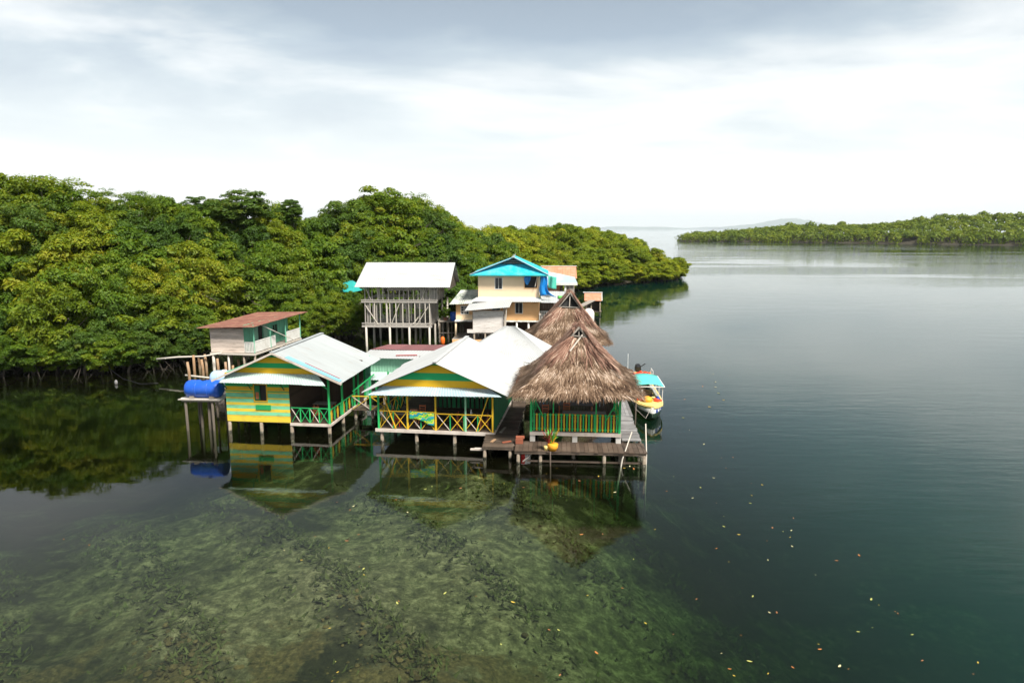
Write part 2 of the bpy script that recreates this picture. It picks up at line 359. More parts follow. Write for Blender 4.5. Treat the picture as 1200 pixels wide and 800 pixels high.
# ------------------------------------------------------------------ water, sea bed, land
def smooth(a, b, x):
    k = min(1, max(0, (x - a) / (b - a))); return k * k * (3 - 2 * k)
def seabed_depth(x, y):
    shelf = 5.0 + .10 * (y - 15)
    d = 1.25 + .35 * math.sin(x * .31 + .7) * math.cos(y * .27) + .25 * math.sin(x * .9 + y * .7)
    d += 7.8 * smooth(-8, 12, x - shelf)
    d += 5.0 * smooth(-8, -28, x) * smooth(20, 50, y)
    d += 6 * smooth(60, 160, math.hypot(x, y))
    return d
def sheet(name, fn, x0, x1, y0, y1, nx, ny, material):
    mb = MB(); mb.v = [(x0 + (x1 - x0) * i / nx, y0 + (y1 - y0) * j / ny, 0) for j in range(ny + 1) for i in range(nx + 1)]
    mb.v = [(x, y, fn(x, y)) for x, y, _ in mb.v]
    mb.f = [(j * (nx + 1) + i, j * (nx + 1) + i + 1, (j + 1) * (nx + 1) + i + 1, (j + 1) * (nx + 1) + i) for j in range(ny) for i in range(nx)]
    mb.t = [0.0] * len(mb.f)
    return mb.build(name, material, None, True)

# sea bed: pale sand-and-weed, dark seagrass with bank and house shade coloured in, brown coral crust
m, t = nt('sea_bed'); out = N(t, 'ShaderNodeOutputMaterial'); bs = N(t, 'ShaderNodeBsdfPrincipled', Roughness=.95)
geo = N(t, 'ShaderNodeNewGeometry')
def noise(scale, detail, rough, loc=(0, 0, 0), st=(1, 1, 1)):
    mp = N(t, 'ShaderNodeMapping'); mp.inputs['Location'].default_value = loc; mp.inputs['Scale'].default_value = st
    link(t, geo.outputs['Position'], mp.inputs[0])
    n = N(t, 'ShaderNodeTexNoise', Scale=scale, Detail=detail, Roughness=rough); link(t, mp.outputs[0], n.inputs['Vector']); return n
fine = noise(1.9, 9, .80); big = noise(.17, 5, .62, (4.3, 9.1, 0)); mid = noise(.55, 6, .68, (1.2, 3.3, 0)); cor = noise(.13, 4, .6, (7.7, 1.9, 0)); cf = noise(5.5, 6, .7)
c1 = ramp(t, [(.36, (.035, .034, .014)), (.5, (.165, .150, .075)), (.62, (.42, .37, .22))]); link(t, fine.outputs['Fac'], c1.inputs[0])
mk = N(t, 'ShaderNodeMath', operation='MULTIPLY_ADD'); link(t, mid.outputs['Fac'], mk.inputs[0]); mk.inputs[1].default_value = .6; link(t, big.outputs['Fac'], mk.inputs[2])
wa = N(t, 'ShaderNodeAttribute', attribute_name='weed_shade'); mk2 = N(t, 'ShaderNodeMath', operation='MULTIPLY_ADD'); link(t, wa.outputs['Fac'], mk2.inputs[0]); mk2.inputs[1].default_value = -.34; link(t, mk.outputs[0], mk2.inputs[2])
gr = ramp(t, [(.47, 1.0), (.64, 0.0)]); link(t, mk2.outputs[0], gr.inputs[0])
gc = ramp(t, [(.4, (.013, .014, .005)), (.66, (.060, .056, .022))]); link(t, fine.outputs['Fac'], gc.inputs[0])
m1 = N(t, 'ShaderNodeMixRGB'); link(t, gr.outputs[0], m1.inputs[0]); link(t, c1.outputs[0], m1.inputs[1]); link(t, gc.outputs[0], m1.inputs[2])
cc = ramp(t, [(.35, (.035, .030, .010)), (.52, (.14, .10, .035)), (.68, (.28, .21, .09))]); link(t, cf.outputs['Fac'], cc.inputs[0])
sxp = N(t, 'ShaderNodeSeparateXYZ'); link(t, geo.outputs['Position'], sxp.inputs[0])
nearr = N(t, 'ShaderNodeMapRange'); nearr.inputs['From Min'].default_value = 24; nearr.inputs['From Max'].default_value = 17.5; link(t, sxp.outputs['Y'], nearr.inputs['Value'])
cm = N(t, 'ShaderNodeMath', operation='MULTIPLY_ADD'); link(t, nearr.outputs[0], cm.inputs[0]); cm.inputs[1].default_value = .34; link(t, mid.outputs['Fac'], cm.inputs[2])
cr3 = ramp(t, [(.64, 0.0), (.72, .85)]); link(t, cm.outputs[0], cr3.inputs[0])
m2 = N(t, 'ShaderNodeMixRGB'); link(t, cr3.outputs[0], m2.inputs[0]); link(t, m1.outputs[0], m2.inputs[1]); link(t, cc.outputs[0], m2.inputs[2])
link(t, m2.outputs[0], bs.inputs['Base Color']); link(t, bs.outputs[0], out.inputs[0])
bp = N(t, 'ShaderNodeBump', Strength=.9, Distance=.25); link(t, fine.outputs['Fac'], bp.inputs['Height']); link(t, bp.outputs[0], bs.inputs['Normal'])
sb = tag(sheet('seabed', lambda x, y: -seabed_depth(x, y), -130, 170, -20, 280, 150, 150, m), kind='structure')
def weed_shade_cover(x, y):       # 1 = dark seagrass plus painted shade of trees and houses, 0 = open pale bottom
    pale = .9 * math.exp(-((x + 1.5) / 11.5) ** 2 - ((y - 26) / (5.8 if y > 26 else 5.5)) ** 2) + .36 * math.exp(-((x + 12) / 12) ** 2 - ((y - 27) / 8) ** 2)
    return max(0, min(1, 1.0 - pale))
at = sb.data.attributes.new('weed_shade', 'FLOAT', 'POINT'); at.data.foreach_set('value', [weed_shade_cover(v.co.x, v.co.y) for v in sb.data.vertices])
q = np.random.default_rng(21); mb = MB()
def patchy(x, y, a, b): return math.sin(x * .83 + a) * math.cos(y * .71 + b) + .6 * math.sin(x * 1.9 + y * 1.3 + b) + .4 * math.sin(x * 3.7 - y * 2.9 + a)
n_ = 0
while n_ < 10000:
    x, y = q.uniform(-24, 13), q.uniform(16.5, 37)
    if q.random() > .16 + .84 * smooth(-.1, .9, patchy(x, y, 1.1, .4)): continue
    n_ += 1; z = -seabed_depth(x, y) - .03; a = q.uniform(0, 3.14); h = q.uniform(.06, .22); w = q.uniform(.05, .16); lx, ly = q.normal(0, .12, 2); t0 = q.uniform(-.5, .6)
    c_, s_ = math.cos(a) * w, math.sin(a) * w
    mb.poly([(x - c_, y - s_, z), (x + c_ * .6, y + s_ * .6, z), (x + c_ * .9 + lx, y + s_ * .9 + ly, z + h)], t0); mb.poly([(x - c_ * .4, y + s_ * .7, z), (x + s_, y - c_, z), (x + lx * 1.5, y + ly * 1.5, z + h * .8)], t0 + .1)
tag(mb.build('seagrass', M['weed_shade']), 'olive seagrass growing in patches on the shallow bottom', 'seagrass', kind='stuff')
mb = MB(); n_ = 0
while n_ < 1300:
    x, y = q.uniform(-19, 10), q.uniform(15.5, 24.5)
    k_ = .9 * math.exp(-((x - 3) / 4.5) ** 2 - ((y - 17.5) / 2.6) ** 2) + .9 * math.exp(-((x + 10) / 5) ** 2 - ((y - 19.5) / 2.8) ** 2) + .10
    if q.random() > k_ * (.35 + .65 * smooth(-.3, .8, patchy(x, y, 2.2, 1.7))): continue
    n_ += 1; z = -seabed_depth(x, y); r = .03 + .10 * q.random() ** 2.4; nn = 7; t0 = q.uniform(-.5, .45); b0 = len(mb.v)
    for j, (rr, hh) in enumerate(((1.15, -.2), (.9, .22), (.4, .40))):
        for i in range(nn): aa = 6.283 * i / nn; ww = r * rr * q.uniform(.7, 1.25); mb.v.append((x + ww * math.cos(aa), y + ww * math.sin(aa), z + r * hh * q.uniform(.7, 1.3)))
    for j in range(2):
        for i in range(nn): mb.f.append((b0 + j * nn + i, b0 + j * nn + (i + 1) % nn, b0 + (j + 1) * nn + (i + 1) % nn, b0 + (j + 1) * nn + i)); mb.t.append(t0 + q.uniform(-.1, .1))
    mb.f.append(tuple(b0 + 2 * nn + i for i in range(nn))); mb.t.append(t0)
tag(mb.build('coral_rubble', M['coral']), 'brown coral lumps scattered over the shallow bottom', 'coral', kind='stuff')
m_deep = surf('deep_mud', (.03, .045, .03), .95)
mb = MB(); mb.poly([(-37900, -37900, -11), (37900, -37900, -11), (37900, 37900, -11), (-37900, 37900, -11)])
tag(mb.build('deep_seabed', m_deep), kind='structure')

m, t = nt('lagoon_water'); out = N(t, 'ShaderNodeOutputMaterial'); geo = N(t, 'ShaderNodeNewGeometry')
def wmap(st, rot=0, loc=(0, 0, 0)):
    mp = N(t, 'ShaderNodeMapping'); mp.inputs['Scale'].default_value = st; mp.inputs['Rotation'].default_value = (0, 0, R(rot)); mp.inputs['Location'].default_value = loc
    link(t, geo.outputs['Position'], mp.inputs[0]); return mp
r1 = N(t, 'ShaderNodeTexNoise', Scale=1.0, Detail=4.0, Roughness=.55); link(t, wmap((.55, 1.7, 1), 8).outputs[0], r1.inputs['Vector'])
r2 = N(t, 'ShaderNodeTexNoise', Scale=1.0, Detail=3.0, Roughness=.5); link(t, wmap((.10, .42, 1), -6).outputs[0], r2.inputs['Vector'])
# ruffled and calm areas of the lagoon: a breeze from the open side leaves the corner behind the huts smooth
pz = N(t, 'ShaderNodeTexNoise', Scale=1.0, Detail=3.0, Roughness=.5, Distortion=.6); link(t, wmap((.010, .035, 1), 0, (2.2, 5.1, 0)).outputs[0], pz.inputs['Vector'])
sxx = N(t, 'ShaderNodeSeparateXYZ'); link(t, geo.outputs['Position'], sxx.inputs[0])
br = N(t, 'ShaderNodeMapRange', interpolation_type='SMOOTHSTEP'); br.inputs['From Min'].default_value = 4; br.inputs['From Max'].default_value = 26
br.inputs['To Min'].default_value = .42; br.inputs['To Max'].default_value = .62; link(t, sxx.outputs['X'], br.inputs['Value'])
yb = N(t, 'ShaderNodeMapRange', interpolation_type='SMOOTHSTEP'); yb.inputs['From Min'].default_value = 90; yb.inputs['From Max'].default_value = 330; yb.inputs['To Min'].default_value = 1; yb.inputs['To Max'].default_value = 4.5; link(t, sxx.outputs['Y'], yb.inputs['Value'])
pr = ramp(t, [(.40, .12), (.60, 1.0)]); link(t, pz.outputs['Fac'], pr.inputs[0])
am = N(t, 'ShaderNodeMath', operation='MULTIPLY'); link(t, br.outputs[0], am.inputs[0]); link(t, pr.outputs[0], am.inputs[1])
hs = N(t, 'ShaderNodeMath', operation='MULTIPLY_ADD'); link(t, r2.outputs['Fac'], hs.inputs[0]); hs.inputs[1].default_value = 1.6; link(t, r1.outputs['Fac'], hs.inputs[2])
hm = N(t, 'ShaderNodeMath', operation='MULTIPLY'); link(t, hs.outputs[0], hm.inputs[0]); link(t, yb.outputs[0], hm.inputs[1])      # open water beyond the point is ruffled by the breeze
bp = N(t, 'ShaderNodeBump', Distance=.026); link(t, am.outputs[0], bp.inputs['Strength']); link(t, hm.outputs[0], bp.inputs['Height'])
gl = N(t, 'ShaderNodeBsdfGlossy', Roughness=.015); link(t, bp.outputs[0], gl.inputs['Normal']); gl.inputs['Color'].default_value = (.97, .98, .98, 1)
tp = N(t, 'ShaderNodeBsdfTransparent'); tp.inputs['Color'].default_value = (.93, .97, .95, 1)
# tannin-brown water near the mangroves, blue-green water over the deep channel
chn = N(t, 'ShaderNodeMapRange', interpolation_type='SMOOTHSTEP'); chn.inputs['From Min'].default_value = 3; chn.inputs['From Max'].default_value = 22; link(t, sxx.outputs['X'], chn.inputs['Value'])
vc = ramp(t, [(0, (.034, .034, .012)), (1, (.012, .33, .215))]); link(t, chn.outputs[0], vc.inputs[0])
df = N(t, 'ShaderNodeBsdfDiffuse'); link(t, vc.outputs[0], df.inputs['Color'])
mt = N(t, 'ShaderNodeMixShader'); mt.inputs[0].default_value = .06; link(t, tp.outputs[0], mt.inputs[1]); link(t, df.outputs[0], mt.inputs[2])
fz = N(t, 'ShaderNodeFresnel', IOR=1.33); link(t, bp.outputs[0], fz.inputs['Normal'])
mw = N(t, 'ShaderNodeMixShader'); link(t, fz.outputs[0], mw.inputs[0]); link(t, mt.outputs[0], mw.inputs[1]); link(t, gl.outputs[0], mw.inputs[2])
link(t, mw.outputs[0], out.inputs['Surface'])
va = N(t, 'ShaderNodeVolumeAbsorption', Density=.36); va.inputs['Color'].default_value = (.54, .70, .48, 1); link(t, va.outputs[0], out.inputs['Volume'])
mb = MB(); mb.box(-38000, 38000, -38000, 38000, -13, 0)
tag(mb.build('water', m), kind='structure')

SHORE = [(-160, 40), (-75, 55), (-46, 60), (-39.5, 62), (-32.5, 63), (-31.5, 66), (-29, 74), (-26, 78), (-19.8, 82), (-17.5, 87), (-8, 93), (0, 108),
         (6, 128), (12, 145), (18, 154), (25, 161), (34, 168), (41, 176), (45, 184), (43, 196), (30, 215), (-20, 250), (-160, 320)]
def seg_d(p, a, b):
    ax, ay = a; bx, by = b; px, py = p; dx, dy = bx - ax, by - ay
    k = max(0, min(1, ((px - ax) * dx + (py - ay) * dy) / (dx * dx + dy * dy)))
    return math.hypot(px - ax - k * dx, py - ay - k * dy)
def inland(x, y):
    d = min(seg_d((x, y), SHORE[i], SHORE[i + 1]) for i in range(len(SHORE) - 1)); ins = False
    for i in range(len(SHORE)):
        (ax, ay), (bx, by) = SHORE[i], SHORE[(i + 1) % len(SHORE)]
        if (ay > y) != (by > y) and x < (bx - ax) * (y - ay) / (by - ay) + ax: ins = not ins
    return d if ins else -d
def ground_z(d):
    return -1.4 + min(8.0, .36 * d) if d > 0 else max(-12, -1.5 + .9 * d)
tag(sheet('shore_ground', lambda x, y: ground_z(inland(x, y)), -160, 60, 40, 320, 74, 94, M['soil']), kind='structure')

# ------------------------------------------------------------------ trees
def crown_mesh(name, seed, lobes, cards, size, mats, flat=.75, spread=1.0, low=-.35, tip=.25):
    """unit crown: leaf-sized faces in clumps spread through an uneven dome"""
    g = np.random.default_rng(seed); V = []; T = []
    for L in range(lobes):
        d = g.normal(size=3); d /= np.linalg.norm(d)
        if d[2] < low: d[2] = -d[2] * .6
        rr = g.uniform(.5, .92) * spread; c = d * rr * np.array([1, 1, flat]); lr = g.uniform(.14, .31)
        lt = g.normal(0, .11); ls = g.uniform(.75, 1.45)
        n = int(cards * (lr / .26) ** 2)
        q = g.normal(size=(n, 3)); q /= np.linalg.norm(q, axis=1)[:, None]
        q[:, 2] = np.where(q[:, 2] < -.2, -q[:, 2], q[:, 2])
        p = c + q * lr * g.uniform(.55, 1.08, (n, 1)) * np.array([1, 1, .68])
        nr = q * .75 + np.array([0, 0, .55]) + g.normal(0, .33, (n, 3)); nr /= np.linalg.norm(nr, axis=1)[:, None]
        a = np.cross(nr, g.normal(size=(n, 3))); a /= np.linalg.norm(a, axis=1)[:, None] + 1e-6
        b = np.cross(nr, a)
        s = g.uniform(.6, 1.25, (n, 1)) * size * ls
        droop = nr * s * .25
        quad = np.stack([p - a * s, p - b * s * .55 + droop * .3, p + a * s - droop, p + b * s * .55 + droop * .3], 1)
        V.append(quad.reshape(-1, 3))
        T.append(.46 + lt + g.normal(0, .13, n) + tip * np.clip(q[:, 2], 0, 1) * g.uniform(.2, 1, n) * .5)  # clump tops toned lighter: light from above painted into the leaves
    V = np.concatenate(V); T = np.concatenate(T); n = len(T)
    me = bpy.data.meshes.new(name); me.vertices.add(len(V)); me.vertices.foreach_set('co', V.ravel())
    me.loops.add(4 * n); me.loops.foreach_set('vertex_index', np.arange(4 * n)); me.polygons.add(n)
    me.polygons.foreach_set('loop_start', np.arange(0, 4 * n, 4)); me.update()
    at = me.attributes.new('tone', 'FLOAT', 'FACE'); at.data.foreach_set('value', T.astype(np.float32))
    me.materials.append(mats)
    return me
def with_mat(me, mat):
    c = me.copy(); c.materials.clear(); c.materials.append(mat); return c
base_crowns = [crown_mesh('mangrove_crown', 11 + k, 92 + 6 * k, 215, .034 + .003 * k, M['leaf'], .90 + .03 * k, 1.0, -1.0) for k in range(4)]
CROWNS = {'leaf': base_crowns, 'leaf_deep': [with_mat(c, M['leaf_deep']) for c in base_crowns], 'leaf_bright': [with_mat(c, M['leaf_bright']) for c in base_crowns], 'leaf_point': [with_mat(c, M['leaf_point']) for c in base_crowns]}
AIRY = [crown_mesh('airy_crown', 31 + k, 34, 90, .034, M['leaf'], .62, 1.05, -.1, .5) for k in range(2)]

def trunk_mb(seed, h, r, spread):
    q = random.Random(seed); mb = MB()
    top = (q.uniform(-.3, .3), q.uniform(-.3, .3), h * .62)
    mb.tube([(0, 0, -.5), (q.uniform(-.1, .1), q.uniform(-.1, .1), h * .3), top], [r, r * .8, r * .55], 6)
    for k in range(5):
        a = k * 1.257 + q.uniform(-.3, .3); s = spread * q.uniform(.45, .8)
        mb.tube([(top[0] * .8, top[1] * .8, h * .48 + .1 * k), (math.cos(a) * s * .5, math.sin(a) * s * .5, h * .72), (math.cos(a) * s, math.sin(a) * s, h * q.uniform(.82, .98))], [r * .45, r * .3, r * .1], 5)
    return mb
def roots_mb(seed):
    q = random.Random(seed); mb = MB()
    for k in range(9):
        a = q.uniform(0, 6.28); s = q.uniform(.8, 2.3); h = q.uniform(.9, 2.2)
        mb.tube([(0, 0, h), (math.cos(a) * s * .5, math.sin(a) * s * .5, h * .9), (math.cos(a) * s * .9, math.sin(a) * s * .9, h * .35), (math.cos(a) * s, math.sin(a) * s, -1.0)], [.06, .05, .045, .04], 4)
    return mb
TRUNKS = []; ROOTS = []
def _mesh_only(mb, name, mat):
    o = mb.build(name, mat); me = o.data; bpy.data.objects.remove(o); return me
for k in range(3): TRUNKS.append(_mesh_only(trunk_mb(50 + k, 1.0, .035, .42), 'trunk', M['bark']))
for k in range(3): ROOTS.append(_mesh_only(roots_mb(70 + k), 'prop_roots', M['root']))
def twig_mb(seed):
    q = random.Random(seed); mb = MB()
    for _ in range(1):
        a = q.uniform(0, 6.28); e = q.uniform(.15, .7); d = Vector((math.cos(a) * math.cos(e), math.sin(a) * math.cos(e), math.sin(e))); p = d * .45; tip = d * q.uniform(1.02, 1.28) + Vector((0, 0, .05))
        mb.tube([p, p.lerp(tip, .6) + Vector((q.uniform(-.04, .04), q.uniform(-.04, .04), .03)), tip], [.016, .011, .004], 5)
        for _ in range(3):
            b = p.lerp(tip, q.uniform(.5, .9)); mb.tube([b, b + (d + Vector((q.gauss(0, .6), q.gauss(0, .6), q.gauss(.2, .4)))).normalized() * q.uniform(.12, .26)], [.008, .003], 4)
    return mb
TWIGS = [_mesh_only(twig_mb(90 + k), 'dead_branch', M['bark']) for k in range(2)]
def child(name, me, parent, loc=(0, 0, 0), sc=(1, 1, 1), rz=0):
    o = bpy.data.objects.new(name, me); COL.objects.link(o); o.parent = parent; o.location = loc; o.scale = sc; o.rotation_euler = (0, 0, rz); return o
def tree(name, label, x, y, gz, top, rx, rz, leaf, k, group, roots=False, airy=False, cat='tree'):
    t = thing(name, label, cat, (x, y, gz), 0, group)
    me = AIRY[k % 2] if airy else CROWNS[leaf][k % 4]
    cz = top - gz - rz * .82
    child('crown', me, t, (0, 0, cz), (rx, rx * rnd.uniform(.88, 1.1), rz), rnd.uniform(0, 6.28))
    h = max(1.5, cz + rz * .3)
    child('trunk', TRUNKS[k % 3], t, (0, 0, 0), (rx * 2.0, rx * 2.0, h), rnd.uniform(0, 6.28))
    if k in (3, 10) and not airy: child('dead_branch', TWIGS[k % 2], t, (0, 0, cz), (rx, rx, rz), rnd.uniform(0, 6.28))
    if roots: child('prop_roots', ROOTS[k % 3], t, (0, 0, 0), (1, 1, 1), rnd.uniform(0, 6.28))
    return t

SIL = [(-200, 215), (0, 217), (40, 212), (90, 222), (120, 232), (170, 236), (230, 238), (290, 236), (340, 246), (382, 256), (400, 246), (440, 232), (490, 234),
       (515, 250), (545, 270), (600, 268), (650, 266), (700, 270), (730, 276), (760, 288), (785, 306), (800, 322), (900, 322)]
def sil(px):
    for (a, b), (c, d) in zip(SIL, SIL[1:]):
        if a <= px <= c: return b + (d - b) * (px - a) / (c - a)
    return 320
KEEP_OUT = [(-29.2, -21.5, 59, 73), (-18, -5, 73, 84), (-7, 10, 73, 86), (3, 11, 90, 101), (-21.5, -19, 85, 88), (9, 15, 102, 108)]
def blocked(x, y, m):
    return any(a - m < x < b + m and c - m < y < d + m for a, b, c, d in KEEP_OUT)
ZONE = {
 'edge': ('mangrove leaning over the dark water along the left bank', 'mangroves along the left bank'),
 'slope': ('rounded green tree on the wooded slope above the left bank', 'trees on the left slope'),
 'crest': ('treetop on the crest of the wooded slope at left', 'treetops on the left crest'),
 'cove': ('mangrove at the waterline of the cove behind the shacks', 'mangroves in the cove'),
 'mid': ('tall green tree in the wood behind the unfinished house', 'trees behind the unfinished house'),
 'point_edge': ('yellow-green mangrove at the waterline of the wooded point', 'mangroves edging the wooded point'),
 'point': ('rounded yellow-green tree on the wooded point behind the apricot house', 'trees on the wooded point'),
}
n_trees = 0
def forest(x0, x1, y0, y1, s, part):
    global n_trees
    y = y0; row = 0
    while y < y1:
        x = x0 + (s / 2 if row % 2 else 0)
        while x < x1:
            tx, ty = x + rnd.uniform(-.32, .32) * s, y + rnd.uniform(-.32, .32) * s
            x += s
            d = inland(tx, ty)
            if d < .6: continue
            px = px_of(tx, ty, 8)
            if px < -60 or px > 830: continue
            if part == 'left' and (ty > 91 or d > 25 or tx > -19): continue
            if part == 'mid' and (d > 24 or ty < 86 or tx > 4 or (tx < -22 and ty < 91)): continue
            if part == 'point' and (d > 32 or ty < 116): continue
            cap = top_at(px, sil(px), ty) + rnd.uniform(-1.1, .25)
            slope = {'left': 5.6 + .62 * d, 'mid': 6.0 + .75 * d, 'point': 5.2 + .50 * d}[part] + rnd.uniform(-1.7, 1.7)
            top = min(cap, slope)
            if top < 2.5 or blocked(tx, ty, 2.4): continue
            if d > 8 and slope - cap > 5.5: continue
            gz = min(ground_z(d), top - 4.5); r = rnd.choice((1, 1, 1.25)) * rnd.uniform(2.5, 3.9) * (s / 3.7) ** .8
            edge = d < 4.2
            rz = min(r * rnd.uniform(1.05, 1.4), max(1.6, (top - .2) * .56))
            if edge: rz = max(rz, (top - .35) / 1.72)
            z = {'left': 'edge' if edge else ('crest' if slope > cap - .6 else 'slope'), 'mid': 'cove' if edge else 'mid', 'point': 'point_edge' if edge else 'point'}[part]
            lf = {'left': (rnd.choice(['leaf', 'leaf', 'leaf_deep', 'leaf_bright']) if px < 210 else rnd.choice(['leaf', 'leaf_bright', 'leaf_bright', 'leaf_deep'])), 'mid': rnd.choice(['leaf', 'leaf_deep', 'leaf']), 'point': rnd.choice(['leaf_point', 'leaf_point', 'leaf_bright'])}[part]
            tree('mangrove_tree', ZONE[z][0], tx, ty, gz, top, r, rz, lf, rnd.randrange(12), ZONE[z][1], roots=edge)
            n_trees += 1
        y += s * .86; row += 1
forest(-82, -14, 56, 92, 3.75, 'left')
forest(-42, 6, 86, 124, 4.1, 'mid')
forest(-30, 48, 116, 206, 5.2, 'point')
def bushes(i0, i1, s, lab, group, leafs):
    acc = 0.0
    for (ax, ay), (bx, by) in zip(SHORE[i0:i1], SHORE[i0 + 1:i1 + 1]):
        L_ = math.hypot(bx - ax, by - ay); k = s - acc; nx, ny = -(by - ay) / L_, (bx - ax) / L_
        while k < L_:
            o = rnd.uniform(-2.0, 1.0); x, y = ax + (bx - ax) * k / L_ + nx * o, ay + (by - ay) * k / L_ + ny * o
            px = px_of(x, y, 2)
            if -40 < px < 820 and not blocked(x, y, 1.4):
                r = rnd.uniform(1.8, 2.6) * (s / 2.0) ** .5; top = rnd.uniform(2.4, 5.0)
                tree('mangrove_bush', lab, x, y, -1.0, top, r, (top - .1) / 1.8, rnd.choice(leafs), rnd.randrange(12), group, roots=True, cat='bush')
            k += s * rnd.uniform(.8, 1.2)
        acc = (L_ - (k - s)) % s
bushes(1, 8, 1.75, 'low mangrove bush hanging its leaves to the dark water of the left bank', 'mangrove bushes along the left bank', ['leaf', 'leaf', 'leaf_deep'])
bushes(8, 12, 2.4, 'low mangrove bush at the water behind the unfinished house', 'mangrove bushes behind the unfinished house', ['leaf', 'leaf_deep'])
bushes(12, 19, 2.9, 'low yellow-green mangrove bush rimming the wooded point', 'mangrove bushes rimming the wooded point', ['leaf_point', 'leaf_bright'])
# emergent crowns that break the skyline
def sky_tree(label, px, py, y, r, rz, leaf='leaf', airy=True, k=0):
    x = (px - 600) / FPX * (y * _c + 1.0); top = top_at(px, py, y)
    return tree('emergent_tree', label, x, y, ground_z(inland(x, y)), top, r, rz, leaf, k, None, airy=airy)
sky_tree('broad airy tree rising highest above the left end of the skyline', 68, 199, 80, 5.2, 3.4, k=0)
sky_tree('small feathery treetop poking up beside the broad airy tree', 133, 217, 79, 2.0, 1.7, k=1)
sky_tree('dark narrow treetop standing out on the left skyline', 168, 219, 80, 2.4, 2.6, k=0)
sky_tree('low dark dome of leaves on the skyline, left of the rounded one', 240, 231, 92, 2.6, 1.8, 'leaf_deep', False, 1)
sky_tree('rounded dark treetop at the middle of the left ridge skyline', 288, 225, 90, 4.2, 2.8, 'leaf_deep', False, 2)
sky_tree('small dark knob of leaves at the right end of the left ridge', 343, 236, 92, 1.8, 1.7, 'leaf_deep', False, 3)
sky_tree('tall dense tree with the highest crown behind the unfinished house', 452, 221, 104, 5.6, 5.0, 'leaf', False, 0)
sky_tree('tall loose-crowned tree right of the highest crown behind the unfinished house', 486, 219, 104, 4.6, 4.6, k=1)
sky_tree('dense tree at the left shoulder of the tall group behind the unfinished house', 410, 236, 102, 4.6, 4.4, 'leaf_deep', False, 1)
sky_tree('small tuft of leaves highest on the wooded point', 655, 262, 170, 4.5, 2.5, k=1)

for x, y, top, r, k in ((-25.6, 81.0, 8.6, 3.0, 0), (-23.2, 80.4, 5.6, 2.5, 1), (-22.6, 83.5, 6.0, 1.7, 3), (-21.0, 81.0, 5.3, 2.3, 2), (-19.4, 82.6, 5.1, 1.9, 3), (-24.6, 77.6, 4.8, 2.4, 1), (-22.2, 78.2, 4.2, 2.1, 2), (-26.8, 77.4, 6.6, 2.6, 3), (-26.2, 85.5, 9.0, 3.0, 2)):
    tree('mangrove_tree', 'mangrove hiding the turquoise-roofed cottage left of the unfinished house', x, y, -1.0, top, r, (top - .3) / 1.75, 'leaf' if k % 2 else 'leaf_bright', k, 'mangroves around the hidden cottage', roots=True)
# the low island across the lagoon: a wood far off that reads as one mass
ISL = [(178, 716), (215, 700), (262, 668), (320, 622), (395, 545), (520, 470), (640, 470), (640, 900), (250, 860), (176, 735)]
def isl_in(x, y):
    d = min(seg_d((x, y), ISL[i], ISL[(i + 1) % len(ISL)]) for i in range(len(ISL))); ins = False
    for i in range(len(ISL)):
        (ax, ay), (bx, by) = ISL[i], ISL[(i + 1) % len(ISL)]
        if (ay > y) != (by > y) and x < (bx - ax) * (y - ay) / (by - ay) + ax: ins = not ins
    return d if ins else -d
tag(sheet('far_island_ground', lambda x, y: max(-12, min(8, .1 + .25 * isl_in(x, y))), 150, 660, 450, 920, 51, 47, M['soil']), kind='structure')
g = np.random.default_rng(5); V = []; T = []
y = 470.0
while y < 760:
    x = 170.0
    while x < 640:
        cx_, cy_ = x + rnd.uniform(-3, 3), y + rnd.uniform(-3, 3); d = isl_in(cx_, cy_); x += 8.0
        if d < .3 or d > 85: continue
        px = px_of(cx_, cy_, 8)
        if px > 1260: continue
        cap = 9.5 + 7.5 * smooth(800, 960, px) + 9.0 * smooth(1010, 1110, px)
        top = min(cap, 7.5 + .26 * d) + rnd.uniform(-1.6, 1.6)
        if rnd.random() < .05: top += 2.5
        r = rnd.uniform(4.2, 6.6); rz = max(top * .55, 4) if d < 9 else r * .8; n = 150
        q = g.normal(size=(n, 3)); q /= np.linalg.norm(q, axis=1)[:, None]; q[:, 2] = q[:, 2] if d < 9 else np.abs(q[:, 2]) * 1.1 - .25
        lump = 1 + .22 * np.sin(q[:, :1] * 6 + x) * np.cos(q[:, 1:2] * 5 + y)
        p = np.array([cx_, cy_, max(1.2, top - rz)]) + q * np.array([r, r, rz]) * lump * g.uniform(.8, 1.05, (n, 1))
        nr = q + np.array([0, 0, .4]) + g.normal(0, .4, (n, 3)); nr /= np.linalg.norm(nr, axis=1)[:, None]
        a = np.cross(nr, g.normal(size=(n, 3))); a /= np.linalg.norm(a, axis=1)[:, None]; b = np.cross(nr, a); s = g.uniform(.6, 1.25, (n, 1))
        V.append(np.stack([p - a * s, p - b * s * .7, p + a * s, p + b * s * .7], 1).reshape(-1, 3)); T.append(.36 + rnd.uniform(-.16, .16) + g.normal(0, .12, n))
    y += 7.5
V = np.concatenate(V); T = np.concatenate(T); n = len(T)
me = bpy.data.meshes.new('distant_mangrove_wood'); me.vertices.add(len(V)); me.vertices.foreach_set('co', V.ravel()); me.loops.add(4 * n)
me.loops.foreach_set('vertex_index', np.arange(4 * n)); me.polygons.add(n); me.polygons.foreach_set('loop_start', np.arange(0, 4 * n, 4)); me.update()
me.attributes.new('tone', 'FLOAT', 'FACE').data.foreach_set('value', T.astype(np.float32)); me.materials.append(M['leaf_bright'])
o = bpy.data.objects.new('distant_mangrove_wood', me); COL.objects.link(o)
tag(o, 'low green wood covering the island across the lagoon', 'wood', kind='stuff')

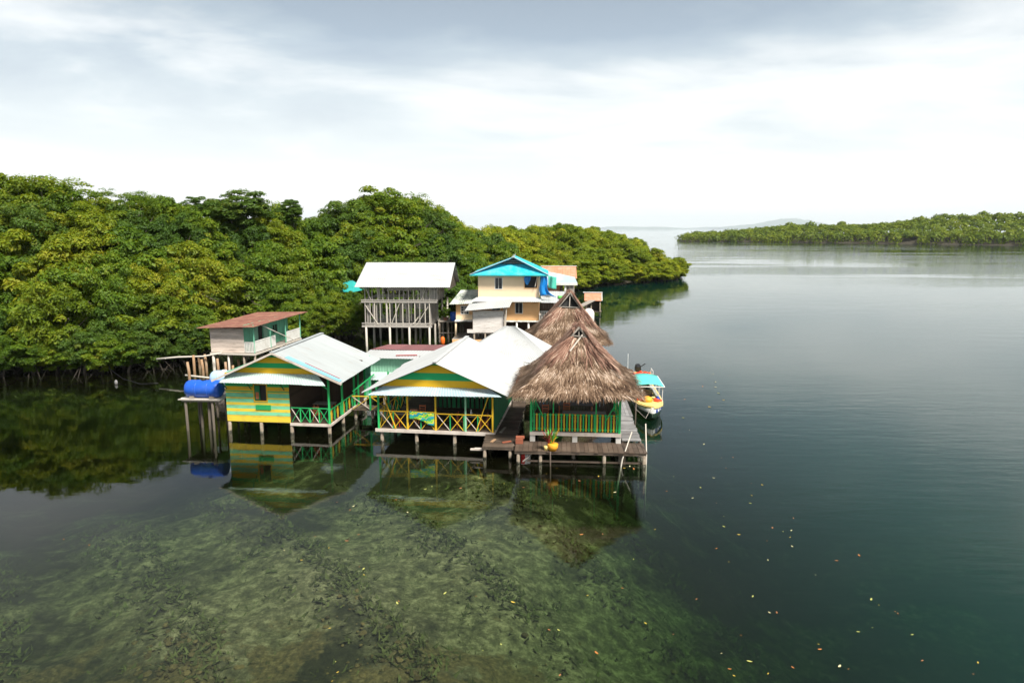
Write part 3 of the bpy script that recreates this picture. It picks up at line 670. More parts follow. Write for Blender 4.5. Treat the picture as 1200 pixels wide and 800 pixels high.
# blue hills beyond the island and a low coast on the horizon
def ridge(name, x0, x1, y, prof, depth):
    mb = MB(); k = 60; q = random.Random(3); J = 8
    for i in range(k + 1):
        s = i / k; h = prof(s) * (1 + .05 * q.uniform(-1, 1))
        for j in range(J + 1):
            u = j / J; mb.v.append((x0 + (x1 - x0) * s, y + depth * (u - .5), h * math.sin(math.pi * u) - 2 + (h * .05 * q.uniform(-1, 1) if 0 < j < J else 0)))
    mb.f = [(i * (J + 1) + j, (i + 1) * (J + 1) + j, (i + 1) * (J + 1) + j + 1, i * (J + 1) + j + 1) for i in range(k) for j in range(J)]; mb.t = [0] * len(mb.f)
    return tag(mb.build(name, m_hill, None, True), kind='structure')
m_hill = surf('wooded_hill', (.05, .085, .045), .9, .3, .001)
ridge('hills', 8850, 14270, 30000, lambda s: 45 + 440 * max(0, math.sin(min(1, s * 1.05) * math.pi)) ** .8 * (.42 + .58 * smooth(.25, .62, s)) , 3000)
ridge('far_coast', 4600, 20000, 35000, lambda s: 95 + 30 * math.sin(s * 17) + 18 * math.sin(s * 41), 2500)
m, t = nt('sea_haze'); out = N(t, 'ShaderNodeOutputMaterial'); pv = N(t, 'ShaderNodeVolumePrincipled', Density=.000042, Anisotropy=.0)
pv.inputs['Color'].default_value = (.86, .93, 1.0, 1); link(t, pv.outputs[0], out.inputs['Volume'])
mb = MB(); mb.box(-39000, 39000, -39000, 39000, -15, 620)
HAZE = tag(mb.build('haze', m), kind='stuff'); HAZE.display_type = 'WIRE'

# ------------------------------------------------------------------ buildings on piles
A = R(-6.5)
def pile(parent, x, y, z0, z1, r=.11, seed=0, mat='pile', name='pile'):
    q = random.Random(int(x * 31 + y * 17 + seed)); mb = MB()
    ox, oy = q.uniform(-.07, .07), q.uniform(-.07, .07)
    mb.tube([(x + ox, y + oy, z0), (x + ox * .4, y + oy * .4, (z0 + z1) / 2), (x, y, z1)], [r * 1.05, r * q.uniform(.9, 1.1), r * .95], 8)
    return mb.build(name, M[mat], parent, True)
def bars(name, mat, parent, segs, w, h=None, q=0):
    mb = MB(); r = random.Random(q)
    for a, b in segs: mb.bar(a, b, w, h, r.uniform(-.12, .12))
    return mb.build(name, M[mat], parent)
def x_railing(parent, x0, x1, y, z0, z1, bays, axis='x', cols=('yellow', 'green')):
    """railing of crossed sticks between a top rail and the floor beam"""
    P = (lambda u, z: (u, y, z)) if axis == 'x' else (lambda u, z: (y, u, z))
    bars('top_rail', cols[0], parent, [(P(x0, z1), P(x1, z1))], .07, .05)
    n = bays
    for i in range(n):
        a, b = x0 + (x1 - x0) * i / n, x0 + (x1 - x0) * (i + 1) / n
        bars('cross_brace', cols[0], parent, [(P(a + .04, z0), P(b - .04, z1 - .05))], .05, .035)
        bars('cross_brace', cols[0] if i % 2 else 'fascia', parent, [(P(a + .04, z1 - .05), P(b - .04, z0))], .045, .032)
        if i: bars('baluster', cols[1], parent, [(P(a, z0), P(a, z1 - .03))], .06, .05)
def window(parent, x, y, z, w, h, frame='white_paint', glass='glass', name='window', depth=.08, axis='x', mull=True):
    t = .07; mb = MB()
    for a, b, c, d in ((x - t, x + w + t, z - t, z), (x - t, x + w + t, z + h, z + h + t), (x - t, x, z, z + h), (x + w, x + w + t, z, z + h)):
        mb.box(a, b, y - .035, y + depth, c, d)
    if axis == 'y': mb.swap()
    f = mb.build(name, M[frame], parent)
    mb = MB(); mb.box(x, x + w, y + .03, y + .05, z, z + h)
    if axis == 'y': mb.swap()
    mb.build('pane', M[glass], f)
    if mull:
        mb = MB(); mb.box(x + w / 2 - .02, x + w / 2 + .02, y - .005, y + .028, z, z + h)
        if axis == 'y': mb.swap()
        mb.build('mullion', M[frame], f)
    return f

# ---- 1. yellow and green striped house at the left
L = thing('striped_house', 'yellow and green striped house with porch and pale metal roof beside the blue tank', 'house', (-18.4, 42.75, 0), A)
mb = MB()
for x0, x1, z0, z1 in ((0, 1.95, .75, 3.95), (2.75, 4.25, .75, 3.95), (1.95, 2.75, .75, 2.15), (1.95, 2.75, 3.2, 3.95)):
    q = random.Random(3); z = z0
    while z < z1 - .01:
        e = min(z + .155, z1); mb.box(x0, x1, 0 + q.uniform(-.003, .003), .04, z, e - .004, q.uniform(-.06, .06)); z = e
mb.build('front_wall', M['wall_stripe'], L)
f = window(L, 1.95, .0, 2.15, .8, 1.05, 'yellow', 'dim', mull=False)
mb = MB(); mb.box(1.99, 2.33, -.06, -.02, 2.2, 3.15); mb.build('shutter', M['dark_green'], f)
mb = MB(); mb.box(2.06, 2.26, -.075, -.061, 2.28, 2.72); mb.build('shutter_pane', M['chair'], f)
mb = MB(); mb.box(2.0, 3.0, -.05, -.012, 1.56, 1.88); mb.build('painted_board', M['green'], L)
mb = MB(); mb.planks(.06, 7.0, .75, 3.95, 0, .04, .16, True, .1); mb.swap(); mb.shift(dx=.04); tag(mb.build('side_wall', M['mint'], L))
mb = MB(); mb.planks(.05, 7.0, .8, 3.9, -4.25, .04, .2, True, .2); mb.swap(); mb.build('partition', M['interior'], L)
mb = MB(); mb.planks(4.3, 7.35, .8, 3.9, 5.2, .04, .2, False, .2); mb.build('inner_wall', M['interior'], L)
mb = MB(); mb.planks(.05, 7.3, .75, 3.9, 7.05, .04, .2); mb.build('back_wall', M['mint'], L)
mb = MB(); mb.deck(.0, 6.85, 0.05, 7.1, .74, .05, .2, 'y'); mb.build('floor', M['deck_wood'], L)
bars('floor_beam', 'fascia', L, [((4.25, -.03, .67), (6.9, -.03, .67))], .07, .17)
bars('floor_beam', 'fascia', L, [((6.9, -.05, .66), (6.9, 7.1, .66))], .07, .17)
mb = MB(); mb.poly([(.55, 0, 3.94), (6.85, 0, 3.94), (3.55, 0, 5.30)]); o = mb.build('gable', M['gable_stripe_a'], L, solid=.03)
mb = MB(); mb.corrugated((7.95, -.62, 3.56), (7.95, 7.5, 3.56), (3.55, 7.5, 5.4), (3.55, -.62, 5.4), .25, .022, 4, 1.0, .014, .05, 4)
RL = mb.build('roof', M['zinc_roof'], L, solid=.015)
mb = MB(); mb.corrugated((-.5, 7.5, 3.55), (-.5, -.62, 3.55), (3.545, -.62, 5.4), (3.545, 7.5, 5.4), .25, .022, 4, 1.0, .014, .05, 5)
mb.build('roof_slope', M['zinc_roof'], RL, solid=.015)
bars('ridge_cap', 'zinc_roof', RL, [((3.55, -.64, 5.425), (3.55, 7.52, 5.425))], .28, .035)
bars('verge_board', 'fascia', RL, [((-.55, -.63, 3.50), (3.53, -.63, 5.35))], .04, .12)
bars('verge_board', 'fascia', RL, [((3.57, -.63, 5.35), (7.98, -.63, 3.50))], .04, .12)
nr = Vector((-1.84, 0, -4.4)).normalized() * -1
def on_slope(u, v, o=.045): return (3.55 + 4.4 * u, -.62 + v, 5.4 - 1.84 * u + o)
mb = MB(); mb.poly([on_slope(.18, .10), on_slope(.97, .10), on_slope(.97, .52), on_slope(.18, .62)]); mb.build('flashing', M['blue_strip'], RL, solid=.012)
mb = MB(); mb.poly([on_slope(.42, .66), on_slope(.93, .58), on_slope(.93, .68), on_slope(.42, .74)]); mb.build('trim_strip', M['red_strip'], RL, solid=.012)
mb = MB(); mb.corrugated((0.0, -.74, 3.46), (6.98, -.74, 3.42), (6.2, -.03, 3.95), (.45, -.03, 3.97), .18, .012, 2, 1.1, .012, .05, 6)
mb.build('awning', M['aqua_roof'], L, solid=.015)
for x in (.1, 1.75, 3.95): bars('awning_bracket', 'dark_green', L, [((x, -.03, 2.9), (x, -.62, 3.46))], .05)
for y in (0.05, 2.35, 4.7, 7.0):
    bars('porch_post', 'bright_green', L, [((6.85, y, .75), (6.85, y, 3.8))], .11)
bars('post_brace', 'bright_green', L, [((6.85, -.02, 3.0), (6.3, -.3, 3.5))], .06)
x_railing(L, 4.32, 6.8, .02, .82, 1.75, 4, 'x', ('green', 'bright_green'))
bars('side_rail', 'bright_green', L, [((6.86, .1, 1.62), (6.86, 6.95, 1.62))], .06, .05)
q = random.Random(8)
for i in range(12):
    y = .35 + i * .55; k = 'yellow' if i % 2 == 0 else 'bright_green'
    mb = MB(); z = .80; prof = [(.05, 0), (.08, .12), (.13, .35), (.14, .52), (.07, .66), (.10, .78), (.05, .84)]
    ring = [(6.86, y - w, z + h) for w, h in prof] + [(6.86, y + w, z + h) for w, h in reversed(prof)]
    mb.solid([(a - .015, b, c) for a, b, c in ring], [(a + .015, b, c) for a, b, c in ring]); mb.build('baluster', M[k], L)
for x in (.1, 2.25, 4.3, 6.8):
    for y in (.08, 2.5, 4.9, 7.0): pile(L, x, y, -1.9, .7, .12)

# ---- 2. open-sided restaurant in the middle
Mh = thing('open_sided_restaurant', 'open-sided yellow and green eating house with a white roof beside the thatched hut', 'restaurant', (-8.2, 40.6, 0), R(-7.5))
mb = MB(); mb.deck(0, 7.2, .02, 8.2, .90, .05, .2, 'y'); mb.build('floor', M['deck_wood'], Mh)
bars('floor_beam', 'fascia', Mh, [((-.2, -.05, .80), (7.25, -.05, .80))], .08, .2)
bars('floor_beam', 'fascia', Mh, [((7.22, 0, .80), (7.22, 8.2, .80))], .08, .2)
mb = MB(); mb.poly([(.15, 0, 3.56), (7.3, 0, 3.56), (3.75, 0, 5.1)]); mb.build('gable', M['gable_stripe_b'], Mh, solid=.03)
mb = MB(); mb.corrugated((8.15, -.66, 3.32), (8.0, 8.9, 3.32), (3.75, 9.3, 5.24), (3.75, -.66, 5.24), .25, .022, 4, 1.0, .014, .05, 14)
RM = mb.build('roof', M['white_roof'], Mh, solid=.015)
mb = MB(); mb.corrugated((-.75, 8.4, 3.27), (-.75, -.66, 3.27), (3.745, -.66, 5.24), (3.745, 9.3, 5.24), .25, .022, 4, 1.0, .014, .05, 15)
mb.build('roof_slope', M['white_roof'], RM, solid=.015)
bars('ridge_cap', 'white_roof', RM, [((3.75, -.68, 5.265), (3.75, 9.3, 5.265))], .26, .035)
mb = MB(); mb.corrugated((-.45, -.72, 3.16), (7.75, -.72, 3.28), (7.0, -.03, 3.60), (.35, -.03, 3.58), .18, .012, 2, 1.1, .012, .05, 16)
mb.build('awning', M['blue_white_roof'], Mh, solid=.015)
# hipped back roof of the same building
mb = MB(); hx0, hx1, hy0, hy1, hz, rzz = 2.6, 10.6, 8.6, 14.2, 3.3, 5.72
mb.corrugated((hx0, hy0, hz), (hx1, hy0, hz), (7.0, 11.5, rzz), (6.2, 11.5, rzz), .2, .012, 3, 1.0, .014, .05, 17)
mb.corrugated((hx1, hy0, hz), (hx1, hy1, hz), (7.0, 11.6, rzz), (7.0, 11.5, rzz), .2, .012, 3, 1.0, .014, .05, 18)
mb.corrugated((hx0, hy1, hz), (hx0, hy0, hz), (6.2, 11.5, rzz), (6.2, 11.6, rzz), .2, .012, 3, 1.0, .014, .05, 19)
mb.corrugated((hx1, hy1, hz), (hx0, hy1, hz), (6.2, 11.6, rzz), (7.0, 11.6, rzz), .2, .012, 3, 1.0, .014, .05, 20)
mb.build('back_roof', M['white_roof'], Mh, solid=.015)
mb = MB(); mb.tube([(8.0, 8.6, 3.55), (8.7, 8.4, 3.50), (9.2, 9.0, 3.86), (9.5, 9.9, 4.25)], [.02] * 4, 5); mb.build('roof_cable', M['black'], Mh)
for x, c in ((.02, 'bright_green'), (1.85, 'yellow'), (3.6, 'yellow'), (5.45, 'pale_green'), (7.1, 'yellow')):
    bars('porch_post', c, Mh, [((x, 0, .9), (x, 0, 3.6))], .10)
for y in (2.0, 4.1, 6.2, 8.2):
    bars('porch_post', 'green', Mh, [((7.1, y, .9), (7.1, y, 3.5))], .10)
    bars('porch_post', 'green', Mh, [((.02, y, .9), (.02, y, 3.5))], .10)
bars('diagonal_brace', 'yellow', Mh, [((.2, -.04, 3.4), (1.1, -.04, .95))], .085, .05)
bars('diagonal_brace', 'yellow', Mh, [((6.95, -.04, 3.4), (6.1, -.04, .95))], .085, .05)
x_railing(Mh, .08, 3.55, -.02, .95, 2.02, 4, 'x', ('yellow', 'green'))
x_railing(Mh, 3.65, 7.05, -.02, .95, 1.95, 4, 'x', ('yellow', 'green'))
x_railing(Mh, .15, 8.1, .0, .95, 1.95, 7, 'y', ('yellow', 'green'))
mb = MB()
for i in range(30): y = .2 + i * .27; mb.box(7.17, 7.2, y, y + .14, .95, 3.35, rnd.uniform(-.2, .2))
mb.build('slat_screen', M['dark_green'], Mh)
mb = MB(); mb.planks(2.2, 7.1, .95, 3.5, 5.2, .04, .32, False, .3, .12); mb.build('inner_slat_wall', M['dark_green'], Mh)
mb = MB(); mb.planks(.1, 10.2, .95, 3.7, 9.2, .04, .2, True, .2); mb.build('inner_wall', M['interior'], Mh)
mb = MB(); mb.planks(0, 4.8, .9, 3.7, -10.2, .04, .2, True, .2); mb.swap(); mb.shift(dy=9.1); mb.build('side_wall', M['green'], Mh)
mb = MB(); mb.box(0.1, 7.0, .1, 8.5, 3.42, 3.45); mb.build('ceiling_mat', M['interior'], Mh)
for x in (.15, 2.35, 4.75, 7.0):
    for y in (.12, 2.8, 5.5, 8.1): pile(Mh, x, y, -1.9, .84, .12)
for x in (3.2, 6.4, 10): pile(Mh, x, 13.5, -1.9, 3.7, .12)

def wood_chair(label, loc, rz, mat='chair', group=None):
    t = thing('wooden_chair', label, 'chair', loc, rz, group)
    mb = MB(); mb.box(-.21, .21, -.21, .21, .43, .47); mb.build('seat', M[mat], t, bevel=.01)
    mb = MB(); mb.box(-.21, .21, .17, .21, .86, .96); mb.box(-.21, .21, .17, .21, .68, .76); mb.box(-.21, .21, .175, .205, .54, .6); mb.build('backrest', M[mat], t, bevel=.008)
    for sx_ in (-1, 1):
        bars('leg', mat, t, [((sx_ * .185, -.185, 0), (sx_ * .185, -.185, .43))], .045)
        bars('leg', mat, t, [((sx_ * .185, .19, 0), (sx_ * .185, .19, .98))], .045)
    return t
def wood_table(label, loc, rz, w=1.3, d=.75, group=None, mat='table'):
    t = thing('dining_table', label, 'table', loc, rz, group)
    mb = MB(); mb.box(-w / 2, w / 2, -d / 2, d / 2, .72, .76); mb.build('tabletop', M[mat], t, bevel=.008)
    for i in (-1, 1):
        for j in (-1, 1): bars('leg', 'chair', t, [((i * (w / 2 - .08), j * (d / 2 - .08), 0), (i * (w / 2 - .08), j * (d / 2 - .08), .72))], .06)
    return t
def loc(root, x, y, z):
    a = root.rotation_euler.z; p = root.location
    return (p.x + x * math.cos(a) - y * math.sin(a), p.y + x * math.sin(a) + y * math.cos(a), z)
AM = R(-7.5)
c0 = wood_chair('orange wooden chair behind the crossed railing at the middle of the open eating house', loc(Mh, 5.0, .75, .9), AM + R(90))
dup(c0, loc(Mh, 6.45, .95, .9), AM - R(90), 'orange wooden chair in the right front corner of the open eating house')
dup(c0, loc(Mh, 2.2, 2.4, .9), AM + R(180), 'orange wooden chair deep inside the eating house behind the patterned cloth')
dup(c0, loc(L, 5.75, .75, .74), A + R(180), 'orange wooden chair standing alone on the striped house porch')
wood_table('grey table at the left rail of the open eating house, behind the yellow brace', loc(Mh, 1.5, 1.0, .9), AM, 1.5)
tb = wood_table('pale table at the right rail of the open eating house', loc(Mh, 5.75, 1.0, .9), AM, 1.1, .8)
wood_table('grey table in the gloom of the striped house porch', loc(L, 5.6, 2.4, .74), A, 1.4)
# white bird-like ornament and pink box on the tables, red chair
bx = MB(); bx.box(-.24, .24, -.12, .12, 0, .22); o = bx.build('pink_box', M['salmon_roof'], None, bevel=.01); o.location = loc(Mh, 1.95, 1.1, 1.66); o.rotation_euler.z = AM
tag(o, 'small pink box on the grey table behind the patterned cloth', 'box')
mb = MB(); mb.tube([(0, 0, 0), (0, 0, .18), (0, 0, .24), (0, 0, .34)], [.07, .07, .03, .035], 10); o = mb.build('white_bottle', M['white_paint'], None, True); o.location = loc(Mh, 5.6, 1.0, 1.66)
tag(o, 'white bottle on the pale table at the right rail', 'bottle')
t = thing('plastic_chair', 'bright red plastic chair behind the yellow brace in the left corner of the eating house', 'chair', loc(Mh, .95, .7, .9), AM + R(90))
mb = MB(); mb.box(-.24, .24, -.22, .22, .42, .46); mb.build('seat', M['red_chair'], t, bevel=.02)
mb = MB(); mb.solid([(-.24, .2, .46), (.24, .2, .46), (.24, .24, .46), (-.24, .24, .46)], [(-.2, .3, 1.0), (.2, .3, 1.0), (.2, .34, 1.0), (-.2, .34, 1.0)]); mb.build('backrest', M['red_chair'], t, bevel=.02)
for i in (-1, 1):
    for j in (-1, 1): bars('leg', 'red_chair', t, [((i * .2, j * .19, .42), (i * .24, j * .24, 0))], .04)
# patterned cloth over the rail
mb = MB(); nu, nv = 14, 8
for i in range(nu + 1):
    for j in range(nv + 1):
        u, v = i / nu, j / nv
        mb.v.append((1.98 + 1.55 * u, -.11 - .03 * math.sin(u * 17 + v) * (.3 + v) - .02 * v, 2.08 - .10 * u * (1 - v) - v * (.48 + .42 * smooth(.25, 1, u))))
mb.f = [(i * (nv + 1) + j, (i + 1) * (nv + 1) + j, (i + 1) * (nv + 1) + j + 1, i * (nv + 1) + j + 1) for i in range(nu) for j in range(nv)]; mb.t = [0] * len(mb.f)
o = mb.build('patterned_cloth', M['sarong'], None, True, solid=.012); o.location = Mh.location; o.rotation_euler = Mh.rotation_euler
tag(o, 'green, blue and yellow patterned cloth draped over the front railing of the eating house', 'cloth')

# ---- footbridge railing between the two houses
B = thing('footbridge', 'plank footbridge with crossed yellow railing linking the striped house to the eating house', 'footbridge', loc(L, 7.0, 3.6, 0), A)
mb = MB(); mb.deck(0, 2.75, 0, 1.3, .74, .05, .2, 'x'); mb.build('deck', M['dark_wood'], B)
x_railing(B, .05, 2.7, .03, .78, 1.7, 2, 'x', ('yellow', 'green'))
bars('post', 'green', B, [((1.35, .03, .74), (1.35, .03, 3.0))], .1); bars('post', 'green', B, [((.12, 1.2, .74), (.12, 1.2, 3.2))], .1); bars('post', 'green', B, [((2.3, 1.2, .74), (2.3, 1.2, 3.2))], .1)
bars('diagonal_brace', 'green', B, [((.1, .1, 2.0), (1.3, 1.2, 3.0))], .07)
for x in (.2, 1.4, 2.5): pile(B, x, .3, -1.9, .69, .11); pile(B, x, 1.1, -1.9, .69, .11)

# ---- 3. thatched huts
def thatch_roof(parent, x0, x1, y0, y1, ez, ridge_x, ry0, ry1, rz_, hole_z, seed, strands=4200):
    """steep hipped palm roof with a small open gablet at the front; surfaces of overlapping strands on a closed shell"""
    q = random.Random(seed); mb = MB(); cx_ = ridge_x
    def side(s, v, u):     # s=-1/+1 side, v 0 eave..1 ridge, u along
        ex = x0 if s < 0 else x1
        yy0 = y0 + (ry0 - y0) * v ** .9; yy1 = y1 + (ry1 - y1) * v
        x = ex + (cx_ - ex) * (v ** .88); z = ez + (rz_ - ez) * (v ** 1.12)
        return Vector((x, yy0 + (yy1 - yy0) * u, z + .05 * math.sin(u * 9 + s + v * 4)))
    hv = (hole_z - ez) / (rz_ - ez)
    def front(v, u):       # u 0..1 between the two hips, v 0..hv
        a, b = side(-1, v, 0), side(1, v, 0); p = a.lerp(b, u)
        p.y -= .22 * math.sin(math.pi * u) * (1 - v) - .55 * v * math.sin(math.pi * u) * .3; return p
    def back(v, u):
        a, b = side(-1, v, 1), side(1, v, 1); p = a.lerp(b, u); p.y += .2 * math.sin(math.pi * u) * (1 - v); return p
    def grid(fn, vmax, nu, nv, flip):
        base = len(mb.v)
        for i in range(nu + 1):
            for j in range(nv + 1):
                mb.v.append(tuple(fn(vmax * j / nv, i / nu)))
        for i in range(nu):
            for j in range(nv):
                k = base + i * (nv + 1) + j; fc = (k, k + nv + 1, k + nv + 2, k + 1)
                mb.f.append(fc if flip else fc[::-1]); mb.t.append(.28)
    grid(lambda v, u: side(-1, v, u), 1, 10, 8, False); grid(lambda v, u: side(1, v, u), 1, 10, 8, True)
    grid(lambda v, u: front(v, u), hv, 10, 6, True); grid(lambda v, u: back(v, u), 1, 10, 8, False)
    def strand(fn, v, u, ln, w, tone, lift, jit):
        p = fn(v, u); d = (fn(max(0, v - .05), u) - fn(min(1, v + .02), u))
        if d.length < 1e-4: return
        d.normalize(); s = (fn(v, min(1, u + .02)) - fn(v, max(0, u - .02)))
        if s.length < 1e-4: return
        s.normalize(); n = s.cross(d).normalized()
        if n.z < 0: n = -n
        if abs(n.z) < .05: n = Vector((0, 0, 1))
        d = (d + s * q.gauss(0, jit)).normalized(); s2 = d.cross(n).normalized()
        a = p + n * lift; m_ = a + d * ln * .55 + n * q.uniform(0, .05); e = a + d * ln + n * q.uniform(-.05, .03)
        mb.poly([a - s2 * w, a + s2 * w, m_ + s2 * w * .9, m_ - s2 * w * .9], tone); mb.poly([m_ - s2 * w * .9, m_ + s2 * w * .9, e], tone - .06)
    fns = [(lambda v, u: side(-1, v, u), 1, .95), (lambda v, u: side(1, v, u), 1, .95), (lambda v, u: front(v, u), hv, 1.2), (lambda v, u: back(v, u), 1, .3)]
    for fn, vm, wgt in fns:
        for _ in range(int(strands * wgt)):
            v = vm * (1 - q.random() ** .85); u = q.random()
            band = .17 * math.sin(v * 21 + 1.2 * math.sin(u * 9) + q.uniform(-.4, .4)) - (.12 if v < .16 else 0)
            strand(fn, v, u, q.uniform(.25, .75), q.uniform(.012, .03), .50 + band + q.gauss(0, .17), q.uniform(.01, .09), .28)
        for _ in range(int(520 * wgt)):     # ragged hanging fringe at the eave
            u = q.random(); p = fn(0.0, u) + Vector((q.uniform(-.05, .05), q.uniform(-.05, .05), q.uniform(.0, .18)))
            out = (fn(0, u) - fn(.1, u)); out.normalize(); ln = q.uniform(.18, .46); w = q.uniform(.012, .03)
            s = (fn(0, min(1, u + .02)) - fn(0, max(0, u - .02))).normalized(); e = p + (out * .75 + Vector((q.gauss(0, .2), q.gauss(0, .2), -.75))).normalized() * ln
            mb.poly([p - s * w, p + s * w, e + s * w * .3, e - s * w * .3], q.uniform(.15, .75))
    roof = mb.build('thatch_roof', M['thatch'], parent)
    # reddish ridge fronds hanging over both slopes
    mb = MB()
    for _ in range(int(strands * .34)):
        s_ = q.choice((-1, 1)); fn = lambda v, u: side(s_, v, u)
        v0 = 1 - .55 * q.random() ** 1.4; u = q.random() ** 2.2 * .9
        p = fn(v0, u); ln = q.uniform(.5, 1.5); d = fn(max(0, v0 - .08), u) - p; d.normalize(); d = (d + Vector((q.gauss(0, .06), q.gauss(-.12, .22), 0))).normalized()
        n = Vector((s_ * .8, -.15, .6)).normalized(); w = q.uniform(.015, .035); s2 = d.cross(n).normalized(); a = p + n * q.uniform(.08, .16); tone = q.gauss(.55, .2)
        b = a + d * ln * .5 + n * .04; e = a + d * ln
        mb.poly([a - s2 * w, a + s2 * w, b + s2 * w, b - s2 * w], tone); mb.poly([b - s2 * w, b + s2 * w, e], tone - .08)
    for _ in range(int(strands * .10)):      # fronds straggling down over the front hips and under the gablet
        e_ = q.random(); u = q.choice((0, 1)); u = abs(u - abs(q.gauss(0, .13))); v0 = hv * (.62 + .38 * q.random() ** .6)
        p = front(v0, min(1, max(0, u))); d = front(max(0, v0 - .1), min(1, max(0, u))) - p; d.normalize(); d = (d + Vector((q.gauss((u - .5) * .5, .16), q.gauss(0, .05), 0))).normalized()
        n = Vector((0, -.75, .66)); ln = q.uniform(.5, 1.6); w = q.uniform(.014, .034); s2 = d.cross(n).normalized(); a = p + n * q.uniform(.07, .16); tone = q.gauss(.55, .22)
        b = a + d * ln * .5 + n * .05; e = a + d * ln
        mb.poly([a - s2 * w, a + s2 * w, b + s2 * w, b - s2 * w], tone); mb.poly([b - s2 * w, b + s2 * w, e], tone - .08)
    for k in range(90):          # bundle laid along the ridge
        y = ry0 - .15 + (ry1 - ry0 + .3) * q.random(); a = q.uniform(-.28, .28); p = Vector((cx_ + a, y, rz_ + .10 - abs(a) * .7)); e = p + Vector((q.uniform(-.25, .25), q.uniform(-.6, .6), q.uniform(-.15, .02)))
        mb.bar(p, e, .04, .02, q.gauss(.5, .2))
    mb.build('ridge_fronds', M['thatch_red'], roof)
    # gablet: dark opening with a king post and rafters
    a, b = side(-1, hv, 0), side(1, hv, 0); apx = Vector((cx_, ry0, rz_)); mid_ = (a + b) / 2
    mb = MB(); k = .96
    mb.poly([a + Vector((0, .35, 0)), b + Vector((0, .35, 0)), apx + Vector((0, .35, -.1))], 0); mb.build('gablet_opening', M['dim'], roof, solid=.02)
    bars('king_post', 'grey_wood', roof, [(mid_ + Vector((0, .05, 0)), apx + Vector((0, .05, -.15)))], .08)
    bars('gablet_rafter', 'grey_wood', roof, [(a + Vector((-.15, -.03, -.1)), apx + Vector((0, -.06, .02)))], .09, .09)
    bars('gablet_rafter', 'grey_wood', roof, [(b + Vector((.15, -.03, -.1)), apx + Vector((0, -.06, .02)))], .09, .09)
    bars('gablet_tie', 'grey_wood', roof, [(a + Vector((.05, .0, .12)), b + Vector((-.05, .0, .12)))], .06)
    return roof

HA = R(-5)
Hh = thing('thatched_hut', 'nearer palm-thatched hut with green and yellow picket railing on the plank dock', 'hut', (1.09, 38.3, 0), HA)
thatch_roof(Hh, -.95, 6.2, -1.05, 6.0, 3.85, 2.72, 1.15, 3.4, 7.35, 6.83, 5)
bars('gablet_pole', 'pale_wood', Hh, [((2.2, .35, 6.1), (2.95, 1.0, 7.0))], .06)
mb = MB(); mb.deck(0, 5.15, 0, 5.0, 1.40, .05, .2, 'y'); mb.build('floor', M['deck_wood'], Hh)
bars('floor_beam', 'fascia', Hh, [((-.05, -.05, 1.30), (5.2, -.05, 1.30))], .08, .2)
bars('floor_beam', 'fascia', Hh, [((5.17, 0, 1.30), (5.17, 5, 1.30))], .08, .2)
bars('floor_beam', 'fascia', Hh, [((-.02, 0, 1.30), (-.02, 5, 1.30))], .08, .2)
for x, y in ((.02, 0), (5.1, 0), (.02, 4.9), (5.1, 4.9)): bars('corner_post', 'bright_green', Hh, [((x, y, 1.4), (x, y, 3.9))], .13)
for x, y in ((1.3, .02), (3.75, .02), (.02, 2.5), (5.1, 2.5)): bars('post', 'bright_green', Hh, [((x, y, 1.4), (x, y, 3.8))], .07)
bars('diagonal_brace', 'bright_green', Hh, [((.12, -.06, 3.55), (.72, -.06, 2.3))], .09, .05)
bars('diagonal_brace', 'bright_green', Hh, [((5.0, -.06, 3.4), (4.25, -.06, 2.05))], .09, .05)
rail = bars('railing', 'bright_green', Hh, [((.1, .03, 2.42), (5.05, .03, 2.42)), ((.1, .03, 1.58), (5.05, .03, 1.58))], .06, .05)
def picket(parent, mat, pos, axis, z0, z1, w=.085):
    mb = MB(); h = w / 2
    ring = [(-h, z0), (h, z0), (h, z1 - .05), (0, z1), (-h, z1 - .05)]
    if axis == 'x': mb.solid([(pos[0] + a, pos[1] - .03, z) for a, z in ring], [(pos[0] + a, pos[1] - .005, z) for a, z in ring])
    else: mb.solid([(pos[0] + .005, pos[1] + a, z) for a, z in ring], [(pos[0] + .03, pos[1] + a, z) for a, z in ring])
    mb.build('picket', M[mat], parent)
for i in range(31):
    picket(rail, 'yellow' if i % 2 else 'bright_green', (.19 + i * .158, 0), 'x', 1.46, 2.52)
srail = bars('side_railing', 'bright_green', Hh, [((5.12, .1, 2.42), (5.12, 4.85, 2.42)), ((5.12, .1, 1.58), (5.12, 4.85, 1.58))], .06, .05)
for i in range(22): picket(srail, 'yellow' if i % 2 else 'bright_green', (5.15, .25 + i * .21), 'y', 1.46, 2.52)
lrail = bars('side_railing', 'bright_green', Hh, [((.0, .1, 2.42), (.0, 4.85, 2.42)), ((.0, .1, 1.58), (.0, 4.85, 1.58))], .06, .05)
mb = MB(); mb.planks(.1, 5.1, 1.4, 2.55, 4.9, .04, .22, False, .3, .03); mb.build('back_wall', M['dark_wood'], Hh)
for x, y in ((.1, .12), (2.55, .12), (5.05, .12), (.1, 4.8), (2.55, 4.8), (5.05, 4.8)):
    p = pile(Hh, x, y, -1.9, 1.2, .13)
    mb = MB(); mb.box(x - .15, x + .15, y - .15, y + .15, .72, 1.19); mb.build('pile_cap', M['concrete'], p, bevel=.02)
HG = 'chairs at the front table of the thatched hut'
for i, (x, lab) in enumerate(((1.75, 'orange wooden chair leftmost at the picket railing of the thatched hut'), (2.62, 'orange wooden chair second from left at the picket railing of the thatched hut'),
                              (3.92, 'orange wooden chair third from left at the picket railing of the thatched hut'), (4.75, 'orange wooden chair rightmost at the picket railing of the thatched hut'))):
    dup(c0, loc(Hh, x, .7, 1.4), HA + R(180), lab, HG)
